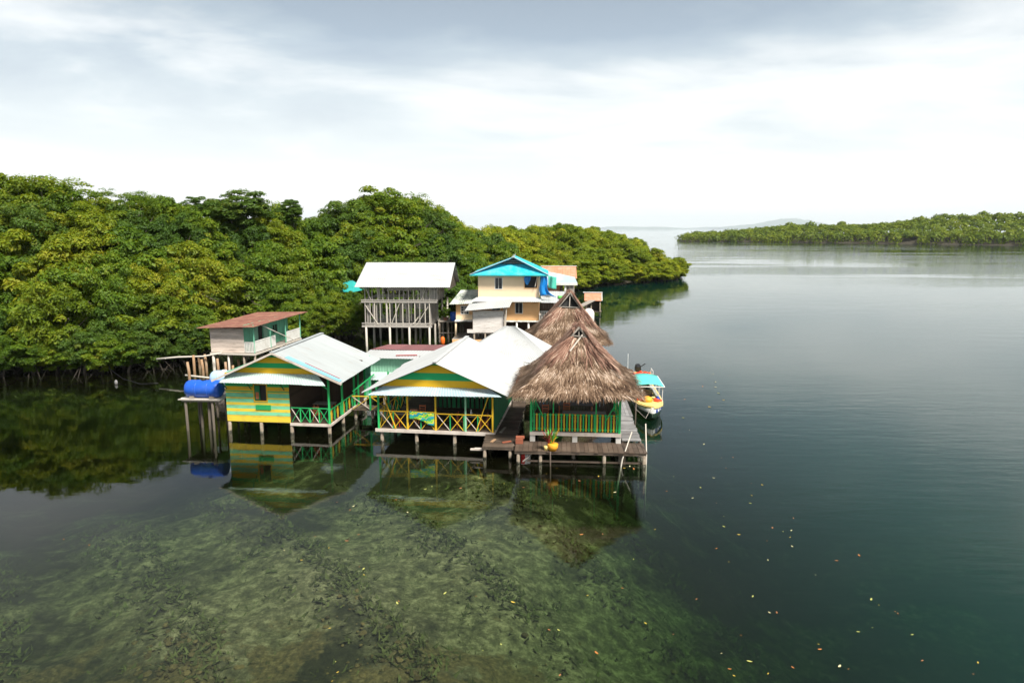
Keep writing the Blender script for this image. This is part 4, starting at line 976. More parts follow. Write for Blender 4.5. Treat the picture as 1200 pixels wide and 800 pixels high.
for i, (x, y, lab) in enumerate(((.75, 2.3, 'orange wooden chair at the left side deep inside the thatched hut'), (2.05, 2.9, 'orange wooden chair behind the blue-grey table in the thatched hut'))):
    dup(c0, loc(Hh, x, y, 1.4), HA, lab)
wood_table('long blue-grey table inside the thatched hut behind the picket railing', loc(Hh, 3.1, 1.5, 1.4), HA, 2.6, .8)
wood_table('low dark table at the back of the thatched hut', loc(Hh, 2.6, 3.6, 1.4), HA, 2.2, .8, mat='dark_wood')

Hb = thing('thatched_hut', 'farther palm-thatched hut with a wide open gablet, behind the picket-railed hut', 'hut', (2.15, 57.2, 0), R(-3))
thatch_roof(Hb, -1.1, 6.15, -1.0, 6.0, 3.6, 2.75, .9, 3.6, 7.6, 6.45, 9, 3000)
mb = MB(); mb.deck(0, 5.15, 0, 5.0, 1.40, .05, .2, 'y'); mb.build('floor', M['deck_wood'], Hb)
for x in (.02, 5.1):
    for y in (0, 2.5, 4.9): bars('post', 'bright_green', Hb, [((x, y, 1.4), (x, y, 3.9))], .12); pile(Hb, x, y, -1.9, 1.36, .13)
bars('railing', 'bright_green', Hb, [((.1, .03, 2.4), (5.05, .03, 2.4)), ((5.1, .1, 2.4), (5.1, 4.9, 2.4)), ((5.1, .1, 1.7), (5.1, 4.9, 1.7))], .06, .05)

# ---- docks
D = thing('plank_dock', 'dark brown front dock of cross planks running along the picket-railed hut', 'dock', (.14, 36.6, 0), R(-3.5))
mb = MB(); mb.deck(0, 7.35, 0, 1.75, .80, .06, .27, 'x', .28, 3, .04); mb.build('deck', M['deck_wood'], D)
bars('edge_beam', 'dark_wood', D, [((0, .08, .67), (7.3, .08, .67)), ((0, 1.6, .67), (7.3, 1.6, .67))], .08, .14)
bars('low_beam', 'dark_wood', D, [((.7, .3, .12), (7.2, .3, .10))], .07, .1)
for x, y in ((.2, .15), (1.45, .2), (3.3, .9), (5.0, .15), (5.9, .5), (7.2, .1), (7.25, 1.5), (.2, 1.5)): pile(D, x, y, -1.9, .62, .10, 3)
bars('brace', 'grey_wood', D, [((.45, .2, .1), (1.0, .25, .6))], .12, .04)
D2 = thing('side_dock', 'grey weathered boardwalk along the right side of the thatched huts', 'dock', (6.35, 38.2, 0), R(-4))
mb = MB(); mb.deck(0, 1.12, 0, 5.3, .90, .06, .30, 'y', .3, 5, .05); mb.build('deck', M['grey_deck'], D2)
mb = MB(); mb.deck(.25, 1.25, 5.3, 11.8, .86, .06, .26, 'x', .3, 6, .1); mb.build('long_boards', M['grey_deck'], D2)
mb = MB(); mb.deck(.1, 1.3, 11.85, 21.5, .86, .06, .30, 'y', .3, 7, .05); mb.build('far_deck', M['grey_deck'], D2)
bars('edge_beam', 'dark_wood', D2, [((1.08, 0, .74), (1.2, 21, .74)), ((.1, 0, .74), (.25, 21, .74))], .08, .16)
for y in (.2, 3, 6, 9, 12, 15, 18, 21): pile(D2, 1.08, y, -6, .8, .1); pile(D2, .2, y, -6, .8, .1)
D3 = thing('side_dock', 'wet dark walkway between the eating house and the picket-railed hut', 'dock', (-1.72, 37.4, 0), R(-5))
mb = MB(); mb.deck(0, 1.85, 0, 10.5, .80, .06, .26, 'y', .35, 8, .07); mb.build('deck', M['dark_wood'], D3)
bars('edge_beam', 'dark_wood', D3, [((.06, 0, .67), (.06, 10.4, .67)), ((1.75, 0, .67), (1.75, 10.4, .67)), ((0, .06, .66), (1.8, .06, .66))], .08, .14)
for x in (.15, 1.6):
    for y in (.15, 2.6, 5.2, 7.8, 10.2): pile(D3, x, y, -1.9, .62, .1)
mb = MB(); mb.box(-.45, .1, .15, .30, .52, .6); mb.box(-.75, -.05, .55, .72, .34, .42); mb.build('loose_plank', M['fascia'], D3)
for k, (x, y, z, a, ln, mat, lab) in enumerate(((1.35, .75, .83, 20, .55, 'brick', 'red-brown board end lying on the wet dark walkway'), (.55, .9, .83, 65, .5, 'stake', 'tan scrap of wood lying at the near end of the wet dark walkway'),
                                               (.9, 3.1, .83, 75, 1.0, 'grey_wood', 'grey stick lying across the middle of the wet dark walkway'))):
    mb = MB(); mb.bar((-ln / 2, 0, 0), (ln / 2, 0, .03), .16, .05); o = mb.build('scrap_board', M[mat], None); o.location = loc(D3, x, y, z); o.rotation_euler.z = R(a); tag(o, lab, 'board')
mb = MB(); mb.box(-.22, .22, -.14, .14, 0, .3, 0); mb.box(-.2, .3, -.1, .16, .3, .42, .2); o = mb.build('crate_stack', M['brick'], None, bevel=.015); o.location = loc(D, .2, 1.3, .8); tag(o, 'small red-brown crate at the left end of the front dock', 'crate')

def stick(name, label, cat, pts, r, mat, group=None):
    mb = MB(); mb.tube(pts, [r * (1 - .25 * i / (len(pts) - 1)) for i in range(len(pts))], 7); return tag(mb.build(name, M[mat], None, True), label, cat, group)
stick('leaning_pole', 'pale pole leaning from the water against the right end of the front dock', 'pole', [(5.75, 36.0, -1.6), (6.1, 36.25, .4), (6.75, 37.0, 1.75)], .055, 'pale_wood')
stick('mooring_pole', 'upright pale mooring pole at the right corner of the dock beside the boat', 'pole', [(7.42, 36.2, -3), (7.5, 36.6, .6), (7.62, 37.6, 2.05)], .05, 'pale_wood')
stick('mooring_pole', 'dark slim mooring pole between the grey boardwalk and the boat bow', 'pole', [(8.0, 42.8, -4), (8.0, 42.85, .5), (8.02, 42.9, 1.9)], .05, 'dark_wood')
stick('short_stake', 'short dark stake under the flower pot in front of the dock', 'stake', [(2.14, 36.2, -1.5), (2.12, 36.22, .25), (2.12, 36.25, .85)], .05, 'dark_wood')

# potted plant on the dock edge
P = thing('potted_plant', 'orange-yellow pot with a spiky red and yellow plant on the front dock edge', 'potted plant', (2.28, 36.62, .80), 0)
mb = MB(); mb.tube([(0, 0, 0), (0, 0, .18), (0, 0, .38), (0, 0, .40)], [.20, .29, .30, .26], 14); mb.build('pot', M['pot'], P, True)
mb = MB(); mb.tube([(-.36, .05, 0), (-.36, .05, .26)], [.12, .15], 12); mb.build('small_pot', M['boat_yellow'], P, True)
q = random.Random(4)
for nm, mat, n, c in (('leaves', 'lime_cloth', 34, -.1), ('red_leaves', 'red_strip', 22, -.25), ('yellow_leaves', 'yellow', 16, -.05)):
    mb = MB()
    for _ in range(n):
        a = q.uniform(0, 6.28); e = q.uniform(.2, .5); h = q.uniform(.35, .95); b0 = Vector((c, 0, .35)); b2 = b0 + Vector((math.cos(a) * e, math.sin(a) * e * .7, h)); b1 = b0.lerp(b2, .55) + Vector((0, 0, .1)); s = Vector((-math.sin(a), math.cos(a), 0)) * .045
        mb.poly([b0 - s * .3, b0 + s * .3, b1 + s, b1 - s], q.uniform(-.3, .3)); mb.poly([b1 - s, b1 + s, b2], q.uniform(-.3, .3))
    mb.build(nm, M[mat], P)

# ---- blue tanks on their platform
T = thing('tank_platform', 'wooden platform on thin piles carrying the blue water tanks', 'platform', (-21.6, 43.0, 0), R(-4))
mb = MB(); mb.deck(0, 2.85, 0, 1.9, 2.12, .06, .2, 'y', .25, 4, .06); mb.build('deck', M['pale_wood'], T)
bars('beam', 'grey_wood', T, [((.1, .2, 2.0), (2.75, .2, 2.0)), ((.1, 1.6, 2.0), (2.75, 1.6, 2.0))], .08, .14)
for x, y in ((.35, .2), (1.0, .9), (1.75, .5), (2.15, .2), (2.65, 1.1), (.4, 1.7), (2.3, 1.7)): pile(T, x, y, -2.5, 1.94,   .09, 5, 'bark')
def tank(label, loc_, ln, r, mat, rz):
    t = thing('water_tank', label, 'tank', loc_, rz)
    pts = [(0, 0, 0), (.04, 0, 0), (.16, 0, 0), (.3, 0, 0), (ln - .3, 0, 0), (ln - .16, 0, 0), (ln - .04, 0, 0), (ln, 0, 0)]
    mb = MB(); mb.tube([(x, 0, r) for x, _, _ in pts], [r * .55, r * .82, r * .95, r, r, r * .95, r * .82, r * .55], 24); mb.build('body', M[mat], t, True)
    for x in (ln * .34, ln * .66):
        mb = MB(); mb.tube([(x - .04, 0, r), (x - .02, 0, r), (x + .02, 0, r), (x + .04, 0, r)], [r * 1.0, r * 1.025, r * 1.025, r * 1.0], 24); mb.build('hoop', M[mat], t, True)
    mb = MB(); mb.tube([(ln * .5, 0, r * 1.93), (ln * .5, 0, r * 2.08)], [.16, .15], 14); mb.build('lid', M['black' if mat == 'blue_tank' else 'white_paint'], t)
    mb = MB(); mb.box(ln * .15, ln * .28, -r * .8, r * .8, 0, .16); mb.box(ln * .72, ln * .85, -r * .8, r * .8, 0, .16); mb.build('cradle', M['grey_wood'], t)
    return t
tank('large royal blue water tank lying on the platform beside the striped house', loc(T, .28, .62, 2.13), 2.35, .57, 'blue_tank', R(-4))
tank('pale blue water tank half hidden behind the royal blue one', loc(T, 1.05, 2.45, 2.43), 1.8, .55, 'pale_blue', R(-4))
P2 = thing('tank_stand', 'low timber stand behind the royal blue tank', 'stand', loc(T, .9, 1.95, 0), R(-4))
mb = MB(); mb.deck(0, 2.1, 0, 1.1, 2.42, .06, .2, 'y'); mb.build('deck', M['grey_wood'], P2)
for x in (.1, 2.0):
    for y in (.1, 1.0): pile(P2, x, y, -2.5, 2.36, .08, 2)

# ---- weathered shack with a red-brown roof
S = thing('weathered_shack', 'small bare-board shack with red-brown roof and mint green porch by the trees', 'shack', (-27.5, 61.5, 0), R(-9))
mb = MB(); mb.planks(0, 3.25, 1.9, 4.1, 0, .05, .2, True, .22, .01, 2); mb.build('front_wall', M['beige_boards'], S)
mb = MB(); mb.planks(.0, 8.4, 1.9, 4.1, -.02, .05, .2, True, .2, .01, 3); mb.swap(); mb.build('side_wall', M['beige_boards'], S)
mb = MB(); mb.planks(.05, 8.4, 1.9, 4.4, -3.25, .05, .3, False, .1, .004, 4); mb.swap(); mb.build('porch_wall', M['mint'], S)
mb = MB(); mb.planks(0, 3.2, 1.9, 4.2, 8.4, .05, .2); mb.build('back_wall', M['mint'], S)
for y, w, mat in ((2.5, .75, 'dim'), (1.6, .8, 'green_sheet'), (3.4, .7, 'green_sheet')):
    mb = MB(); mb.box(3.27 if mat == 'dim' else 3.29, 3.285 if mat == 'dim' else 3.34, y, y + w, 1.95, 3.95); mb.build('door' if mat == 'dim' else 'shutter', M[mat], S)
window(S, 5.2, -3.30, 2.9, .9, .8, 'mint', 'dim', axis='y')
mb = MB(); mb.corrugated((4.75, -.7, 4.42), (4.75, 10.0, 4.5), (-.9, 10.0, 4.32), (-.9, -.7, 4.18), .25, .022, 4, .8, .02, .16, 31); mb.build('roof', M['rust_roof'], S, solid=.02)
mb = MB(); mb.deck(0, 4.25, 0, 9.2, 1.88, .06, .2, 'y'); mb.build('floor', M['grey_wood'], S)
bars('floor_beam', 'pale_wood', S, [((-.1, -.06, 1.76), (4.3, -.06, 1.76))], .08, .16); bars('floor_beam', 'pale_wood', S, [((4.26, 0, 1.76), (4.26, 9.2, 1.76))], .08, .16)
def balustrade(parent, a, b, z0, z1, axis, pos, mat='white_paint', n=None):
    f = lambda u, z: (u, pos, z) if axis == 'x' else (pos, u, z)
    n = n or max(2, int(abs(b - a) / .14)); mb = MB()
    mb.bar(f(a, z1), f(b, z1), .06, .08); mb.bar(f(a, z0 + .06), f(b, z0 + .06), .05, .07)
    for i in range(n + 1):
        u = a + (b - a) * i / n; mb.bar(f(u, z0 + .1), f(u, z1 - .04), .085, .04, up=(1, 0, 0) if axis == 'y' else (0, 1, 0))
    return mb.build('balustrade', M[mat], parent)
balustrade(S, 3.32, 4.2, 1.9, 2.85, 'x', .02); balustrade(S, .05, 3.9, 1.9, 2.9, 'y', 4.22); balustrade(S, 6.1, 9.1, 1.9, 2.9, 'y', 4.22)
for y in (.05, 3.0, 6.0, 9.1): bars('porch_post', 'mint', S, [((4.22, y, 1.9), (4.22, y, 4.45))], .09)
bars('gable_strut', 'pale_wood', S, [((4.4, 1.0, 4.35), (4.9, 6.6, 2.0))], .06)
bars('stair', 'grey_wood', S, [((4.3, 4.6, 1.75), (5.6, 5.2, .3)), ((4.3, 5.6, 1.75), (5.6, 6.1, .3))], .07, .2)
for i in range(6): bars('stair_tread', 'grey_wood', S, [((4.45 + i * .2, 4.65 + i * .09, 1.6 - i * .22), (4.45 + i * .2, 5.6 + i * .08, 1.6 - i * .22))], .2, .04)
for x in (.1, 1.6, 3.1, 4.2):
    for y in (.1, 3.0, 6.0, 8.9): pile(S, x, y, -2, 1.72, .13 if (x, y) == (.1, .1) else .1, 7, 'pale_wood' if x in (.1, 1.6) and y < 1 else 'pile')
stick('walkway_rail', 'bare pale pole set level over the stakes left of the weathered shack', 'pole', [(-32.2, 60.8, 1.35), (-30.2, 60.7, 1.55), (-27.9, 60.7, 1.62), (-26.3, 60.9, 1.9)], .09, 'pale_wood')
stick('walkway_rail', 'short pale pole lying low beside the stakes behind the blue tanks', 'pole', [(-28.6, 58.5, .35), (-27.2, 58.4, .22), (-26.0, 58.4, .1)], .09, 'pale_wood')
SG = 'brown stakes standing in the water by the weathered shack'
for i, (px, y0, y1) in enumerate(((222, 447, 424), (228, 440, 416), (238, 440, 421), (242, 437, 415), (265, 440, 424), (280, 432, 424), (273, 440, 428), (256, 441, 420), (234, 432, 419))):
    x, y, _ = on_water(px, y0); h = max(.9, top_at(px, y1, y))
    stick('wooden_stake', 'bare brown stake standing in the water near the weathered shack', 'stake', [(x, y, -1.8), (x + .03, y, h * .5), (x + rnd.uniform(-.06, .06), y, h)], .14, 'stake', SG)
stick('sagging_rope', 'thin dark line sagging from the trees to a float at left', 'rope', [(-36.5, 60.5, .6), (-33.5, 57.5, .25), (-31.2, 56.0, .15), (-29.5, 55.6, .3)], .03, 'black')
mb = MB(); mb.tube([(0, 0, -.15), (0, 0, .0), (0, 0, .2), (0, 0, .3)], [.06, .13, .12, .05], 12); o = mb.build('float', M['grey_deck'], None, True); o.location = (-33.6, 56.6, .05); tag(o, 'small grey float on the dark water left of the stakes', 'float')

# ---- unfinished two-storey house
K = thing('unfinished_house', 'unfinished two-storey timber frame on tall piles under a plain white roof', 'house', (-16.35, 75.3, 0), R(-2.5))
mb = MB(); mb.corrugated((-.85, -.85, 6.72), (9.65, -.85, 6.72), (9.75, 3.2, 9.2), (-.45, 3.2, 9.2), .22, .012, 4, 1.0, .01, .03, 41); RK = mb.build('roof', M['white_roof'], K, solid=.02)
mb = MB(); mb.corrugated((9.75, 7.2, 6.72), (-.5, 7.2, 6.72), (-.45, 3.2, 9.2), (9.75, 3.2, 9.2), .22, .012, 4, 1.0, .01, .03, 42); mb.build('roof_slope', M['white_roof'], RK, solid=.02)
mb = MB(); mb.planks(-.6, 7.0, 6.75, 6.8, 0, .04, .2)
mb = MB()
for i in range(38):
    y = -.7 + i * .206; zt = 6.74 + 2.44 * (1 - abs(y - 3.2) / 4.05); mb.box(9.3, 9.34, y, y + .2, 6.3 if y > 0 else 6.6, max(6.72, zt - .05), rnd.uniform(-.3, .1))
mb.build('gable_boards', M['dark_wood'], K)
mb = MB()
for i in range(36):
    y = .1 + i * .17; mb.box(7.25, 7.28, y, y + .155, 2.45, 5.0 + rnd.uniform(-.1, 0), rnd.uniform(-.3, .3)); mb.box(8.0, 8.03, y, y + .155, 5.2, 6.7, rnd.uniform(-.3, .3))
mb.build('side_boards', M['silver_wood'], K)
q = random.Random(12)
def boards(name, mat, x0, x1, z0, z1, y, p, bw=.17):
    mb = MB(); x = x0
    while x < x1:
        if q.random() < p: mb.box(x, x + bw * .9, y, y + .03, z0 + q.uniform(0, .15), z1 - q.uniform(0, .2), q.uniform(-.35, .35))
        x += bw
    return mb.build(name, M[mat], K)
boards('wall_boards', 'silver_wood', -.1, 1.6, 5.2, 6.7, .08, .45); boards('wall_boards', 'silver_wood', .2, 2.6, 2.6, 5.0, .10, .35)
boards('wall_boards', 'silver_wood', 6.2, 7.9, 5.2, 6.7, .08, .55); boards('wall_boards', 'silver_wood', 3.3, 4.9, 2.6, 5.0, 1.5, .6)
boards('back_boards', 'silver_wood', .2, 7.2, 2.5, 5.0, 6.1, .45); boards('back_boards', 'dark_wood', 0, 8.0, 5.2, 6.0, 6.15, .5)
boards('inner_boards', 'weathered_white', 2.5, 7.2, 3.5, 4.9, 5.9, .9, .25); boards('inner_boards', 'silver_wood', .2, 7.0, 2.5, 3.3, 4.0, .4)
bars('back_beam', 'weathered_white', K, [((1.5, 5.8, 6.1), (7.5, 5.8, 6.15))], .08, .7)
for z, x1, h in ((2.30, 7.5, .22), (2.62, 7.3, .10), (5.02, 8.1, .16), (5.22, 8.2, .12), (6.62, 8.3, .14)):
    bars('girt', 'silver_wood', K, [((-.35, -.02, z), (x1, -.02, z))], .12, h)
    bars('girt', 'silver_wood', K, [((-.1, 6.1, z), (x1, 6.1, z))], .12, h)
    bars('joist', 'silver_wood', K, [((x1 - .3, -.1, z), (x1 - .3, 6.2, z))], .1, h); bars('joist', 'silver_wood', K, [((0, -.1, z), (0, 6.2, z))], .1, h)
mb = MB(); mb.deck(0, 7.3, 0, 6.1, 2.46, .05, .22, 'y', .3); mb.build('floor', M['silver_wood'], K)
for x in (.05, .62, 1.1, 1.75, 2.45, 2.85, 3.5, 4.25, 4.95, 5.6, 6.15, 6.75, 7.25): bars('stud', 'silver_wood' if q.random() < .55 else 'pale_wood', K, [((x, 0, 2.4), (x + q.uniform(-.03, .03), 0, 5.0))], .085)
for x in (.1, .9, 1.55, 2.1, 2.7, 3.3, 3.9, 4.4, 4.95, 5.5, 6.0, 6.6, 7.25, 8.1): bars('stud', 'silver_wood' if q.random() < .5 else 'pale_wood', K, [((x, 0, 5.1), (x + q.uniform(-.03, .03), 0, 6.7))], .085)
for x in (.05, 1.8, 3.6, 5.4, 7.25): bars('stud', 'silver_wood', K, [((x, 6.0, 2.4), (x, 6.0, 6.7))], .1)
for a, b in (((.15, -.06, 4.6), (1.5, -.06, 2.5)), ((7.1, -.06, 4.5), (5.8, -.06, 2.5)), ((3.9, -.06, 4.8), (3.0, -.06, 2.6)), ((4.9, 2.5, 4.9), (4.1, 2.5, 3.6)), ((.2, -.06, 6.6), (.75, -.06, 5.3)), ((6.9, -.06, 6.6), (6.4, -.06, 5.3)), ((1.9, .8, 6.7), (2.6, .8, 6.0)), ((5.4, -.05, 2.6), (6.6, 3, 4.4))):
    bars('brace', 'pale_wood', K, [(a, b)], .11, .06)
for i in range(9): bars('rafter', 'silver_wood', K, [((-.2 + i * 1.2, -.7, 6.66), (-.1 + i * 1.2, 3.2, 9.08))], .06, .1)
for i in range(14): bars('hanging_lath', 'weathered_white', K, [((1.2 + i * .42, .5, 6.65), (1.3 + i * .42 + q.uniform(-.2, .2), .5, 5.9 + q.uniform(-.1, .3)))], .09, .03)
for x in (.1, 2.75, 4.95, 7.2):
    for y in (.0, 3.0, 6.0): pile(K, x + (.15 if y else 0), y, -2.2, 2.22, .125, 9, 'pale_wood')
pile(K, 8.0, 4.5, -2.2, 5.0, .11, 9, 'pale_wood'); pile(K, 8.4, 6.0, -2.2, 5.0, .11, 9, 'pale_wood')

# ---- apricot two-storey house with a turquoise roof
G = thing('apricot_house', 'two-storey apricot house with a turquoise hipped roof behind the thatched huts', 'house', (-3.75, 75.6, 0), R(-3))
W, Dp = 6.75, 7.0
mb = MB(); mb.box(0, W, 0, Dp, 5.3, 8.05); mb.build('upper_wall', M['cream_wall'], G)
mb = MB(); mb.box(.02, W - .05, .02, Dp, 2.95, 5.3); mb.build('lower_wall', M['orange_wall'], G)
mb = MB(); mb.box(-.02, W + .02, -.012, .0, 5.35, 5.55); mb.build('trim_board', M['white_paint'], G)
mb = MB(); ex0, ex1, ey0, ey1 = -.85, 7.75, -.75, 7.6; rx, rz0 = 3.9, 9.85
gx0, gx1, gz, gy = 2.35, 5.35, 9.12, 1.2
mb.corrugated((ex0, ey0, 8.02), (ex1, ey0, 8.02), (gx1, gy, gz), (gx0, gy, gz), .22, .012, 3, 1.0, .01, .06, 51)
RG = mb.build('roof', M['turquoise'], G, solid=.03)
for nm, pts in (('roof_slope', ((ex1, ey0, 8.02), (ex1, ey1, 8.02), (rx, 5.6, rz0), (rx, .75, rz0))), ('roof_slope', ((ex0, ey1, 8.02), (ex0, ey0, 8.02), (rx, .75, rz0), (rx, 5.6, rz0))), ('roof_slope', ((ex1, ey1, 8.02), (ex0, ey1, 8.02), (rx - .02, 5.6, rz0), (rx + .02, 5.6, rz0)))):
    mb = MB(); mb.corrugated(*pts, .22, .012, 3, 1.0, .01, .06, 52); mb.build(nm, M['turquoise'], RG, solid=.03)
mb = MB(); mb.poly([(gx0, gy - .05, gz), (gx1, gy - .05, gz), (rx, gy - .05, rz0 - .08)]); mb.build('gablet_opening', M['black'], RG, solid=.03)
bars('gablet_slats', 'grey_wood', RG, [((gx0 + .4, gy - .12, gz + .15), (gx1 - .4, gy - .12, gz + .15)), ((gx0 + .8, gy - .12, gz + .35), (gx1 - .8, gy - .12, gz + .35))], .04, .06)
for pts in (((ex1, ey0, 8.07), (rx, .75, rz0 + .05)), ((ex0, ey0, 8.07), (rx, .75, rz0 + .05))): bars('ridge_cap', 'blue_white_roof', RG, [pts], .22, .04)
mb = MB(); mb.solid([(rx - .3, .5, rz0), (rx + .1, .5, rz0 + .02), (rx + .1, .9, rz0), (rx - .3, .9, rz0)], [(rx, .4, rz0 + .32), (rx + .25, .4, rz0 + .42), (rx + .25, .6, rz0 + .4), (rx, .6, rz0 + .3)]); mb.build('ridge_horn', M['white_paint'], RG)
bars('eave_board', 'teal_tarp', RG, [((ex0, ey0, 7.97), (ex1, ey0, 7.97))], .05, .12)
mb = MB(); mb.corrugated((-.95, -1.05, 5.12), (7.0, -1.05, 5.12), (7.0, -.02, 5.5), (-.2, -.02, 5.5), .2, .01, 2, 1.0, .01, .04, 53); mb.build('pent_roof', M['white_roof'], G, solid=.02)
window(G, 1.9 - .0, -.0, 6.45, .75, 1.2, 'white_paint', 'glass', depth=-.001); window(G, 5.15, 0, 6.55, 1.35, 1.25, 'orange_wall', 'dim', depth=-.001, mull=False)
window(G, 4.15, .02, 3.75, .75, 1.15, 'white_paint', 'glass', depth=-.001); window(G, 1.55, .02, 4.1, .85, 1.0, 'white_paint', 'dim', depth=-.001)
for w_ in [c for c in G.children if c.name.startswith('window')]:
    for p in w_.children: p.location.y = -.055
mb = MB(); mb.box(-2.55, 0, .3, 5.5, 2.95, 4.7); mb.build('side_wing', M['orange_wall'], G)
mb = MB(); mb.box(-2.56, .01, .285, .3, 2.95, 3.5); mb.build('wing_dado', M['cream_wall'], G)
wf = window(G, -1.95, .285, 3.6, .8, .85, 'white_paint', 'glass', depth=-.001)
for p in wf.children: p.location.y = -.055
bars('window_bars', 'white_paint', wf, [((-1.95, .2, 3.88), (-1.15, .2, 3.88)), ((-1.95, .2, 4.17), (-1.15, .2, 4.17)), ((-1.7, .2, 3.6), (-1.7, .2, 4.45)), ((-1.4, .2, 3.6), (-1.4, .2, 4.45))], .03)
mb = MB(); mb.corrugated((-3.25, -.35, 4.72), (.05, -.35, 4.86), (.0, 4.2, 6.0), (-2.5, 4.2, 5.9), .25, .022, 3, .8, .03, .1, 54); mb.build('wing_roof', M['moss_roof'], G, solid=.02)
mb = MB(); mb.deck(-2.6, 8.6, -.5, 6.5, 2.93, .1, .25, 'x'); mb.build('floor', M['white_paint'], G)
mb = MB(); mb.deck(-2.7, 8.8, -2.2, 2.5, 1.1, .08, .25, 'x'); mb.build('lower_deck', M['grey_wood'], G)
mb = MB(); mb.box(-2.65, 8.7, -2.25, -2.18, .35, 1.1); mb.build('deck_skirt', M['orange_wall'], G)
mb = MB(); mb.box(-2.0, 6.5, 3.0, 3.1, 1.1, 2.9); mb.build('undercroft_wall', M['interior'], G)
for x in (-2.5, 0, 2.4, 4.3, 5.6, 6.7, 8.5):
    pile(G, x, -.3, .9, 2.85, .11, 3, 'cream_wall' if x in (-2.5, 6.7) else 'white_paint'); pile(G, x, -2.1, -2.5, 1.05, .12); pile(G, x, 5.5, -2.5, 2.85, .12)
balustrade(G, 6.85, 8.5, 2.95, 4.0, 'x', -.35, n=7); balustrade(G, -.3, 5.5, 2.95, 4.0, 'y', 8.55)
mb = MB(); mb.corrugated((6.95, -1.2, 5.1), (10.1, -1.4, 5.0), (10.2, 3.4, 5.9), (6.9, 3.4, 5.9), .2, .012, 3, 1.0, .02, .05, 55); mb.build('veranda_roof', M['white_roof'], G, solid=.02)
for x, y in ((8.5, -.4), (8.5, 3.2), (10, -1.0), (10, 3.2)): bars('veranda_post', 'white_paint', G, [((x, y, .5 if x > 9 else 2.95), (x, y, 5.2 if y < 0 else 5.8))], .11)
mb = MB(); mb.planks(6.9, 8.4, 2.95, 5.3, 3.0, .05, .3, False, .3); mb.build('veranda_back', M['dark_wood'], G)
bars('tarp_pole', 'pale_wood', G, [((6.3, -.3, 6.7), (6.55, -.3, 7.9))], .06)
def drape(name, mat, label, fn, nu=10, nv=10, cat='tarpaulin'):
    mb = MB()
    for i in range(nu + 1):
        for j in range(nv + 1): mb.v.append(tuple(fn(i / nu, j / nv)))
    mb.f = [(i * (nv + 1) + j, (i + 1) * (nv + 1) + j, (i + 1) * (nv + 1) + j + 1, i * (nv + 1) + j + 1) for i in range(nu) for j in range(nv)]; mb.t = [rnd.uniform(-.06, .06) for _ in mb.f]
    o = mb.build(name, M[mat], None, True, solid=.02); o.location = G.location; o.rotation_euler = G.rotation_euler; return tag(o, label, cat)
drape('blue_tarpaulin', 'blue_tarp', 'long bright blue tarpaulin hanging from the turquoise eave to the veranda roof', lambda u, v: (6.85 + .75 * u + (1.0 * v ** 4) * u + .08 * math.sin(v * 7), -.55 + .12 * math.sin(u * 9 + v * 3), 7.95 - 2.25 * v + .12 * math.sin(u * 4)))
drape('blue_tarpaulin', 'blue_tarp', 'short blue cloth bunched over the upper right window', lambda u, v: (5.1 + .75 * u, -.16 - .08 * math.sin(u * 8), 7.85 - v * (.95 * math.sin(math.pi * (.15 + .8 * u)))), cat='cloth')
drape('green_tarpaulin', 'sea_tarp', 'sea-green tarpaulin hanging beside the long blue one', lambda u, v: (7.75 + .9 * u, .5 + .15 * math.sin(u * 8 + v), 7.9 - 1.35 * v - .2 * u))
drape('green_cloth', 'lime_cloth', 'lime green cloth lying on the white veranda roof', lambda u, v: (8.85 + .95 * u, .1 + 1.1 * v, 5.47 + .16 * v + .10 * math.sin(u * 5) * math.sin(v * 4)), 6, 6, 'cloth')

Wd = thing('white_shed', 'weathered white board shed with a slanting white roof in front of the apricot house', 'shed', (-4.3, 73.0, 0), R(-3))
mb = MB(); mb.planks(.1, 3.4, 1.95, 4.3, 0, .05, .2, True, .1); mb.planks(-.55, .35, 1.9, 2.3, -.05, .04, .2); mb.build('front_wall', M['weathered_white'], Wd)
mb = MB(); mb.planks(0, 1.9, 1.9, 4.7, -3.4, .05, .2, False, .3); mb.swap(); mb.build('side_wall', M['grey_wood'], Wd)
mb = MB(); mb.planks(0, 1.9, 1.9, 4.4, -.1, .05, .2, False, .3); mb.swap(); mb.build('side_wall', M['grey_wood'], Wd)
mb = MB(); mb.corrugated((-.75, -.7, 4.38), (4.05, -.7, 4.78), (4.35, 1.6, 5.45), (-.5, 1.6, 4.85), .2, .012, 3, 1.0, .02, .05, 61); mb.build('roof', M['white_roof'], Wd, solid=.02)
bars('strut', 'pale_wood', Wd, [((3.55, -.1, 1.2), (3.75, -.5, 4.7)), ((3.5, .8, 1.2), (3.5, .8, 4.8))], .1)
mb = MB(); mb.deck(0, 3.6, 0, 2.2, 1.9, .06, .2, 'x'); mb.build('floor', M['grey_wood'], Wd)
for x in (.2, 1.4, 2.3, 3.4): pile(Wd, x, .1, -2.5, 1.85, .1); pile(Wd, x, 1.9, -2.5, 1.85, .1)

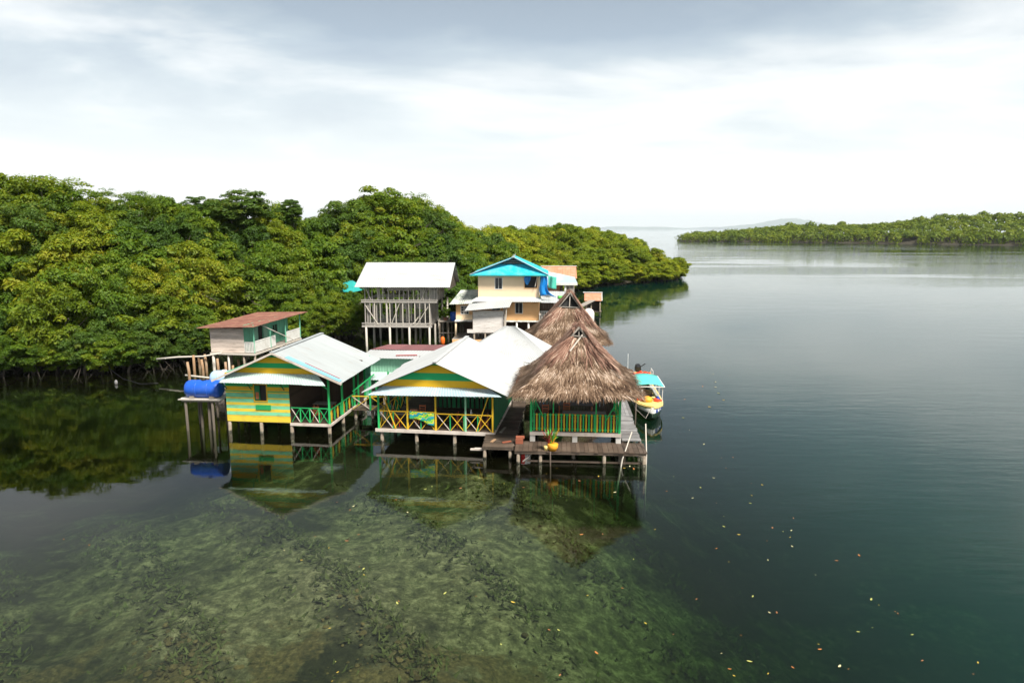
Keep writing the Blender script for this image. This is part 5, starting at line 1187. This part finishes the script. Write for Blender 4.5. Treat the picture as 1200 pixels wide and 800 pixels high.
# ---- house behind with a salmon roof
Q = thing('salmon_roofed_house', 'raised house with a salmon roof and pale blue awning behind the apricot house', 'house', (4.6, 94, 0), R(-3))
mb = MB(); mb.corrugated((-.6, -.2, 6.3), (4.3, -.2, 6.3), (4.3, 3.2, 7.75), (-.6, 3.2, 7.75), .22, .012, 3, 1.0, .01, .05, 71); mb.build('roof', M['salmon_roof'], Q, solid=.03)
bars('ridge_cap', 'white_paint', Q, [((-.7, 3.2, 7.8), (4.4, 3.2, 7.8))], .3, .05)
mb = MB(); mb.corrugated((.3, -2.2, 5.75), (4.3, -2.3, 5.75), (4.0, -.25, 6.5), (-.6, -.25, 7.4), .2, .012, 3, 1.0, .01, .03, 72); mb.build('awning', M['blue_white_roof'], Q, solid=.02)
bars('awning_edge', 'white_paint', Q, [((.3, -2.25, 5.68), (4.3, -2.35, 5.68))], .06, .3)
mb = MB(); mb.planks(-.3, 2.2, 2.6, 6.2, .3, .05, .25, True, .1); mb.build('front_wall', M['salmon_roof'], Q)
mb = MB(); mb.box(2.0, 2.4, .2, .28, 2.6, 6.0); mb.build('door', M['dark_wood'], Q)
mb = MB(); mb.planks(2.9, 4.0, 2.0, 5.9, .2, .05, .3, False, .2); mb.build('grey_wall', M['grey_wood'], Q)
bars('awning_post', 'white_paint', Q, [((2.7, -2, 2.0), (2.7, -2, 5.7))], .25); bars('awning_post', 'grey_wood', Q, [((3.3, -2, 2.0), (3.6, -2, 5.7))], .45, .2)
mb = MB(); mb.deck(-.6, 4.4, -2.4, 4, 2.5, .1, .25, 'x'); mb.build('floor', M['grey_wood'], Q)
bars('walkway', 'grey_wood', Q, [((4.4, -1.5, 2.45), (7.0, 8.0, 2.45))], .9, .08)
for x in (-.4, 1.8, 4.2):
    for y in (-2.2, .5, 3.8): pile(Q, x, y, -2.5, 2.4, .13)
pile(Q, 5.8, 3.6, -2.5, 2.4, .11); pile(Q, 6.8, 7.5, -2.5, 2.4, .11)
# boat house on the water
Bh = thing('boat_shelter', 'small shelter with salmon roof and dark open front standing alone over the water', 'shelter', (11.0, 104.5, 0), R(-6))
mb = MB(); mb.corrugated((.1, -.6, 2.15), (2.75, -.6, 2.15), (2.75, 1.5, 3.2), (.1, 1.5, 3.2), .2, .012, 3, 1.0, .01, .05, 73); mb.build('roof', M['salmon_roof'], Bh, solid=.03)
bars('ridge_cap', 'white_paint', Bh, [((-.1, 1.5, 3.25), (2.9, 1.5, 3.25))], .45, .08); bars('verge_board', 'white_paint', Bh, [((2.8, -.6, 2.15), (2.8, 1.5, 3.2))], .08, .12)
mb = MB(); mb.planks(.3, 2.5, .5, 2.9, 1.4, .05, .25); mb.planks(.3, .6, .5, 2.2, -.3, .05, .25); mb.build('back_wall', M['dark_wood'], Bh)
mb = MB(); mb.planks(-.3, 1.4, .5, 2.4, -2.55, .05, .25); mb.swap(); mb.build('side_wall', M['dark_wood'], Bh)
mb = MB(); mb.deck(.1, 2.8, -.6, 1.6, .5, .08, .25, 'x'); mb.build('floor', M['dark_wood'], Bh)
for x in (.3, 2.5):
    for y in (-.4, 1.4): pile(Bh, x, y, -3, 2.2, .1)
t = thing('white_tank', 'white upright water tank on a low stand beyond the farther thatched hut', 'tank', (8.6, 76.0, 0), 0)
mb = MB(); mb.tube([(0, 0, 2.6), (0, 0, 2.7), (0, 0, 3.7), (0, 0, 4.05), (0, 0, 4.2)], [.55, .62, .62, .45, .15], 18); mb.build('body', M['white_paint'], t, True)
mb = MB(); mb.box(-.75, .75, -.75, .75, 2.48, 2.59); mb.build('platform', M['grey_wood'], t)
for x in (-.6, .6):
    for y in (-.6, .6): pile(t, x, y, -2.5, 2.48, .09)

# ---- sheds between the striped house and the eating house
Gs = thing('green_sheet_shed', 'pale green sheet-metal shed tucked between the striped house and the eating house', 'shed', (-11.3, 51.2, 0), R(-6))
mb = MB(); mb.corrugated((0, 0, 1.2), (4.2, 0, 1.2), (4.2, 0, 3.32), (0, 0, 3.32), .22, .014, 6, .9, .03, .15, 81); mb.build('front_wall', M['green_sheet'], Gs, solid=.02)
mb = MB(); mb.corrugated((-.3, -.4, 3.36), (5.6, -.4, 3.36), (5.6, 2.5, 3.48), (-.3, 2.5, 3.48), .22, .012, 3, 1.0, .02, .06, 82); mb.build('roof', M['white_roof'], Gs, solid=.02)
mb = MB(); mb.corrugated((-.2, 2.45, 3.52), (5.8, 2.4, 3.55), (5.8, 4.3, 3.66), (.6, 4.3, 3.62), .22, .012, 3, 1.0, .02, .1, 83); mb.build('back_roof', M['maroon_roof'], Gs, solid=.02)
bars('roof_lath', 'red_strip', Gs, [((2.4, .4, 3.45), (4.0, .6, 3.47))], .14, .05)
mb = MB(); mb.corrugated((-.35, -1.7, 1.98), (3.9, -1.7, 1.98), (3.9, -.02, 2.22), (.2, -.02, 2.22), .2, .012, 2, 1.0, .02, .06, 84); mb.build('lean_to_roof', M['aqua_roof'], Gs, solid=.02)
mb = MB(); mb.box(0, 5.5, .05, 4.1, .75, .85); mb.build('floor', M['dark_wood'], Gs)
mb = MB(); mb.planks(.1, 5.4, .85, 3.5, 4.0, .05, .25); mb.build('back_wall', M['dark_wood'], Gs)
for x in (.0, 1.4, 2.7, 3.8): bars('post', 'green', Gs, [((x, -1.6, .74), (x, -1.6, 1.98))], .1)
bars('cross_brace', 'yellow', Gs, [((1.6, -1.6, .9), (2.6, -1.6, 1.9))], .07)
for x in (.2, 2.0, 3.9, 5.3):
    for y in (-1.6, .2, 2.2, 3.9): pile(Gs, x, y, -2, .76, .11)

# ---- the cottage half hidden in the trees
C = thing('hidden_cottage', 'cottage half hidden by leaves at left, only its turquoise roof showing', 'cottage', (-24.3, 86.5, 0), R(-8))
mb = MB(); mb.corrugated((-.4, -.6, 5.2), (4.7, -.6, 5.2), (3.4, 2.2, 6.4), (.5, 2.2, 6.4), .22, .012, 3, 1.0, .01, .05, 91); mb.corrugated((4.7, -.6, 5.2), (4.7, 4.8, 5.2), (3.4, 2.3, 6.4), (3.4, 2.2, 6.4), .22, .012, 3, 1.0, .01, .05, 92); mb.build('roof', M['teal_tarp'], C, solid=.03)
mb = MB(); mb.planks(0, 4.2, 2.6, 5.2, 0, .05, .25); mb.build('front_wall', M['grey_wood'], C)
mb = MB(); mb.planks(0, 4.2, 2.6, 5.2, -4.2, .05, .25); mb.swap(); mb.build('side_wall', M['grey_wood'], C)
for x in (.2, 2.2, 4.0):
    for y in (.2, 4): pile(C, x, y, -2.5, 2.6, .12)
C2 = thing('hidden_cabin', 'timber cabin behind the unfinished house showing a strip of white and salmon roof', 'cabin', (-20.8, 92, 0), R(-6))
mb = MB(); mb.corrugated((0, 0, 6.0), (3.4, 0, 6.0), (3.4, 2.5, 6.5), (0, 2.5, 6.5), .22, .012, 3, 1, .01, .05, 93); mb.build('roof', M['white_roof'], C2, solid=.03)
mb = MB(); mb.planks(.2, 3.2, 3.0, 5.95, .3, .05, .25); mb.build('front_wall', M['salmon_roof'], C2)
for x in (.3, 3.0):
    for y in (.5, 2.3): pile(C2, x, y, -2.5, 5.9, .12)
Ld = thing('landing', 'narrow landing of grey boards between the unfinished house and the apricot house', 'landing', (-8.4, 77.5, 0), R(-3))
mb = MB(); mb.deck(0, 2.2, 0, 3.0, 2.55, .1, .25, 'x'); mb.build('deck', M['grey_wood'], Ld)
bars('rail', 'grey_wood', Ld, [((0, 0, 1.2), (2.2, 0, 1.25))], .07)
for x in (.1, 1.1, 2.1):
    for y in (.1, 2.8): pile(Ld, x, y, -2.5, 2.45, .08)
mb = MB(); mb.tube([(0, 0, 0), (0, 0, .08), (0, 0, .5), (0, 0, .92), (0, 0, 1.0)], [.42, .5, .53, .5, .42], 16); o = mb.build('blue_barrel', M['blue_tank'], None, True); o.location = loc(Ld, 1.75, .6, 2.56); tag(o, 'blue barrel on the landing left of the apricot house', 'barrel')
Sh = thing('potted_shrub', 'bushy green shrub in a tub on the landing beside the blue barrel', 'shrub', loc(Ld, .7, 1.0, 2.55), 0)
mb = MB(); mb.tube([(0, 0, 0), (0, 0, .35)], [.25, .32], 12); mb.build('tub', M['rust_roof'], Sh)
child('foliage', CROWNS['leaf'][1], Sh, (0, 0, .95), (.75, .7, .7))
mb = MB(); mb.tube([(0, 0, -.2), (0, 0, 0), (0, 0, .35), (0, 0, .7), (0, 0, .8)], [.12, .24, .27, .2, .06], 14); o = mb.build('orange_buoy', M['orange_plastic'], None, True); o.location = (-7.9, 76.8, .1); tag(o, 'orange buoy floating under the landing left of the apricot house', 'buoy')
# red cloth by the hut
mb = MB()
for i in range(7):
    for j in range(6): mb.v.append((i / 6 * .75, .05 * math.sin(i * 1.7 + j), -.9 * j / 5 - .05 * math.sin(i)))
mb.f = [(i * 6 + j, (i + 1) * 6 + j, (i + 1) * 6 + j + 1, i * 6 + j + 1) for i in range(6) for j in range(5)]; mb.t = [0] * len(mb.f)
o = mb.build('red_cloth', M['red_cloth'], None, True, solid=.012); o.location = (.15, 46.0, 3.35); o.rotation_euler.z = R(-5); tag(o, 'red cloth hung out between the white roof and the nearer thatched hut', 'cloth')
stick('clothes_pole', 'slim pole carrying the red cloth beside the nearer thatched hut', 'pole', [(.0, 46.05, .6), (.02, 46.05, 2.2), (.05, 46.05, 3.45)], .045, 'grey_wood')
stick('clothes_line', 'short line the red cloth hangs from', 'line', [(.0, 46.05, 3.42), (.5, 46.0, 3.38), (1.1, 45.95, 3.42)], .012, 'black')

# ---- moored tour boat
Bt = thing('tour_boat', 'moored white and yellow tour boat with an aqua canopy beside the grey boardwalk', 'boat', (9.6, 45.1, 0), R(-4))
def hull_ring(y, w, z0, zt, inner=0):
    return [(-w + inner, y, zt), (-w * .86 + inner, y, .25 + z0 * .3), (-w * .45, y, z0), (0, y, z0 - .12), (w * .45, y, z0), (w * .86 - inner, y, .25 + z0 * .3), (w - inner, y, zt)]
sec = [(0, .06, .35, 1.0), (.5, .45, .05, .95), (1.3, .80, -.12, .88), (2.6, .98, -.2, .80), (5.0, 1.02, -.22, .76), (7.5, 1.0, -.22, .76), (9.2, .95, -.2, .78)]
mb = MB()
for y, w, z0, zt in sec: mb.v += hull_ring(y, w, z0, zt)
for i in range(len(sec) - 1):
    for k in range(6): mb.f.append((i * 7 + k, (i + 1) * 7 + k, (i + 1) * 7 + k + 1, i * 7 + k + 1)); mb.t.append(0)
mb.f.append(tuple(range((len(sec) - 1) * 7, len(sec) * 7))); mb.t.append(0)
hull = mb.build('hull', M['boat_hull'], Bt, True, solid=.05)
mb = MB()
for s_ in (-1, 1):
    for (y, w, _, zt), (y2, w2, _, zt2) in zip(sec, sec[1:]): mb.bar((s_ * (w + .02), y, zt - .02), (s_ * (w2 + .02), y2, zt2 - .02), .10, .11)
mb.build('gunwale', M['boat_yellow'], hull)
mb = MB()
rg = [(-w * .93, y, zt + .03) for y, w, _, zt in sec[:4]]; rg2 = [(w * .93, y, zt + .03) for y, w, _, zt in sec[:4]]
for i in range(3): mb.solid([rg[i], rg2[i], rg2[i + 1], rg[i + 1]], [(a, b, c + .05) for a, b, c in (rg[i], rg2[i], rg2[i + 1], rg[i + 1])])
mb.build('foredeck', M['boat_yellow'], Bt)
mb = MB(); mb.box(-.85, .85, 2.6, 9.0, .05, .12); mb.build('floor', M['boat_white'], Bt)
for x, w_, h, sl_ in ((.24, .05, .26, .1), (.36, .05, .26, -.1), (.30, .14, .05, 0), (.55, .05, .26, 0), (.66, .12, .05, 0), (.72, .05, .16, 0)):
    w0 = x / .95; yy = (w0 - .06) / .78 if w0 < .45 else .5 + (w0 - .45) / .4375
    mb = MB(); mb.bar((x + .015, yy - .035, .70 - h / 2), (x + sl_ * .3 + .015, yy - .03, .70 + h / 2), w_, .025); mb.build('bow_mark', M['boat_blue'], hull)
for y in (2.3, 4.0, 5.6):
    for s_ in (-1, 1): bars('canopy_post', 'steel', Bt, [((s_ * .95, y, .75), (s_ * .95, y, 1.98))], .045)
mb = MB()
for i in range(9):
    a = -1 + 2 * i / 8
    for j in range(5): mb.v.append((1.05 * a, 2.1 + 3.6 * j / 4, 1.98 + .20 * (1 - a * a)))
mb.f = [(i * 5 + j, (i + 1) * 5 + j, (i + 1) * 5 + j + 1, i * 5 + j + 1) for i in range(8) for j in range(4)]; mb.t = [0] * len(mb.f)
mb.build('canopy', M['boat_aqua'], Bt, True, solid=.03)
bars('canopy_edge', 'boat_white', Bt, [((-1.05, 2.1, 1.96), (1.05, 2.1, 1.96)), ((1.05, 2.1, 1.97), (1.05, 5.7, 1.97)), ((-1.05, 2.1, 1.97), (-1.05, 5.7, 1.97))], .05)
for y in (3.4, 4.8, 6.2): mb = MB(); mb.box(-.85, .85, y, y + .4, .42, .5); mb.build('bench', M['boat_yellow'], Bt, bevel=.015)
mb = MB(); mb.box(-.3, .3, 3.0, 3.35, .12, 1.15); mb.build('console', M['black'], Bt, bevel=.03)
mb = MB(); mb.box(-.35, .35, 2.98, 3.0, 1.15, 1.55); mb.build('windscreen', M['glass'], Bt)
mb = MB(); mb.box(-.95, .95, 7.4, 9.0, 1.50, 1.60); mb.build('stern_shelf', M['boat_yellow'], Bt, bevel=.02)
bars('stern_rail', 'steel', Bt, [((-.98, 7.7, .7), (-1.0, 7.7, 3.3)), ((1.0, 7.8, .7), (1.0, 7.8, 1.9)), ((1.0, 9.0, .7), (1.0, 9.0, 1.9)), ((-1, 9.0, .7), (-1, 9.0, 1.9)), ((1, 7.8, 1.9), (1, 9.0, 1.9))], .045)
mt_ = MB(); mt_.solid([(-.24, 9.1, 1.55), (.24, 9.1, 1.55), (.27, 9.7, 1.7), (-.27, 9.7, 1.7)], [(-.17, 9.0, 2.0), (.17, 9.0, 2.0), (.18, 9.5, 2.18), (-.18, 9.5, 2.18)])
mo = mt_.build('outboard_motor', M['black'], Bt, bevel=.05)
bars('motor_leg', 'black', mo, [((0, 9.45, 1.6), (0, 9.9, .35))], .16, .2); bars('tiller', 'black', mo, [((.1, 9.1, 1.95), (.5, 8.8, 2.3))], .07)
def life_jacket(label, p, rz, mat='life_red', group=None):
    t = thing('life_jacket', label, 'life jacket', p, rz, group)
    mb = MB(); mb.box(-.26, .26, -.2, .2, 0, .14); mb.build('body', M[mat], t, bevel=.05)
    mb = MB(); mb.box(-.1, .1, .12, .34, .06, .2); mb.build('collar', M[mat], t, bevel=.04)
    bars('strap', 'black', t, [((-.27, -.05, .15), (.27, -.05, .15))], .05, .012)
    return t
j0 = life_jacket('red life jacket on the left of the boat stern shelf', loc(Bt, -.62, 8.0, 1.61), .3)
dup(j0, loc(Bt, .0, 8.1, 1.61), -.5, 'red life jacket at the middle of the boat stern shelf')
dup(j0, loc(Bt, .6, 8.0, 1.61), 1.1, 'red life jacket on the right of the boat stern shelf')
dup(j0, loc(Bt, .62, 2.1, .90), .8, 'red life jacket on the right of the boat foredeck')
dup(j0, loc(Bt, -.55, 2.45, .90), -.4, 'red life jacket on the left of the boat foredeck')
dup(j0, loc(Bt, .35, 3.5, .52), 2.0, 'red life jacket under the front of the aqua canopy')
def bundle(name, label, cat, p, sx_, sy, sz, mat):
    mb = MB(); q = random.Random(int(p[0] * 50)); n = 10
    for j in range(6):
        f = j / 5; r = math.sin(math.pi * (.12 + .80 * (1 - f))) if j else 1.0
        for k in range(n): a = 2 * math.pi * k / n; w = r * q.uniform(.85, 1.1); mb.v.append((sx_ * w * math.cos(a), sy * w * math.sin(a), sz * f))
    for j in range(5):
        for k in range(n): mb.f.append((j * n + k, j * n + (k + 1) % n, (j + 1) * n + (k + 1) % n, (j + 1) * n + k)); mb.t.append(q.uniform(-.1, .1))
    mb.f.append(tuple(5 * n + k for k in range(n))); mb.t.append(0); mb.f.append(tuple(reversed(range(n)))); mb.t.append(0)
    o = mb.build(name, M[mat], None, True); o.location = p; return tag(o, label, cat)
bundle('orange_bag', 'orange-yellow bag heaped on the boat foredeck', 'bag', loc(Bt, -.15, 1.9, .9), .4, .35, .42, 'pot')
bundle('green_bundle', 'green bundle lying across the boat behind the orange bag', 'bundle', loc(Bt, .2, 2.75, .5), .5, .28, .5, 'green')
bundle('blue_bag', 'dark blue bag at the right of the boat under the canopy', 'bag', loc(Bt, .72, 3.0, .4), .22, .3, .65, 'boat_blue')
bundle('dark_bag', 'black bag at the left of the boat under the canopy', 'bag', loc(Bt, -.55, 3.3, .5), .3, .3, .7, 'black')
stick('mooring_rope', 'slack rope from the boat bow to the dark mooring pole', 'rope', [loc(Bt, -.1, .1, 1.0), (8.9, 44.0, .55), (8.02, 42.9, 1.5)], .012, 'pale_wood')

# ---- fallen leaves floating on the water
spots = [(920, 622), (926, 620), (931, 640), (925, 628), (905, 618), (898, 633), (880, 580), (868, 625), (853, 658), (883, 700), (900, 655), (840, 644), (953, 672), (980, 655), (1005, 650), (1018, 704), (1031, 708), (1050, 715),
         (1052, 720), (1148, 775), (1003, 740), (960, 755), (963, 760), (908, 718), (902, 719), (870, 743), (877, 777), (854, 782), (903, 788), (928, 783), (982, 779), (995, 785), (1070, 742), (1020, 735), (1078, 775), (850, 605), (838, 590),
         (822, 570), (835, 560), (849, 548), (856, 535), (879, 565), (895, 568), (932, 608), (846, 616), (790, 560), (780, 575), (812, 585), (405, 632), (411, 630), (418, 627), (424, 668), (424, 672), (423, 664), (410, 596), (412, 595), (395, 590),
         (378, 598), (369, 628), (353, 655), (332, 645), (385, 640), (430, 620), (77, 633), (102, 640), (467, 706), (521, 696), (555, 699), (602, 704), (645, 738), (653, 739), (585, 756), (565, 760), (658, 790), (698, 767), (690, 697),
         (684, 625), (706, 624), (770, 620), (745, 655), (728, 690), (756, 730), (540, 574), (505, 572), (467, 585), (480, 600), (560, 560), (590, 565), (615, 572), (640, 557), (655, 580), (676, 565), (700, 560), (720, 575), (498, 575),
         (738, 548), (730, 550), (742, 551), (655, 548), (388, 796), (396, 777), (384, 738), (468, 705), (398, 787), (818, 700), (792, 742), (846, 764), (860, 790), (1140, 790), (835, 440), (838, 446), (826, 452), (842, 462), (829, 478),
         (803, 490), (800, 470), (845, 450), (858, 441), (836, 455), (833, 438), (848, 470), (810, 505), (824, 520), (846, 536), (880, 590)]
LV = []
for k in range(5):
    q = random.Random(k); mb = MB(); n = 7
    for i in range(n):
        u = i / (n - 1); w = .034 * math.sin(math.pi * (.06 + .9 * u)) ** .8; z = .012 + .02 * (u - .5) ** 2 * 4 * q.random()
        mb.v += [(u * .17 - .085, -w, z + .012), (u * .17 - .085, 0, z), (u * .17 - .085, w, z + .010)]
    for i in range(n - 1):
        for s_ in (0, 1): mb.f.append((i * 3 + s_, i * 3 + 3 + s_, i * 3 + 4 + s_, i * 3 + 1 + s_)); mb.t.append(0)
    LV.append(_mesh_only(mb, 'floating_leaf', surf('fallen_leaf', [(.55, .38, .06), (.45, .17, .05), (.62, .56, .32), (.34, .14, .06), (.42, .42, .12)][k], .5, .2, 20)))
for i, (px, py) in enumerate(spots):
    x, y, _ = on_water(px + rnd.uniform(-3, 3), py + rnd.uniform(-2, 2)); s = rnd.choice((.45, .7, .9, 1.1, 1.35)) * (1.0 if py < 560 else .74)
    o = bpy.data.objects.new('floating_leaf', LV[rnd.randrange(5)]); COL.objects.link(o); o.location = (x, y, .004); o.rotation_euler = (0, 0, rnd.uniform(0, 6.28)); o.scale = (s, s, s)
    tag(o, 'tiny yellow, orange or tan leaf drifting on the water in front of the huts', 'leaf', 'fallen leaves drifting on the lagoon')
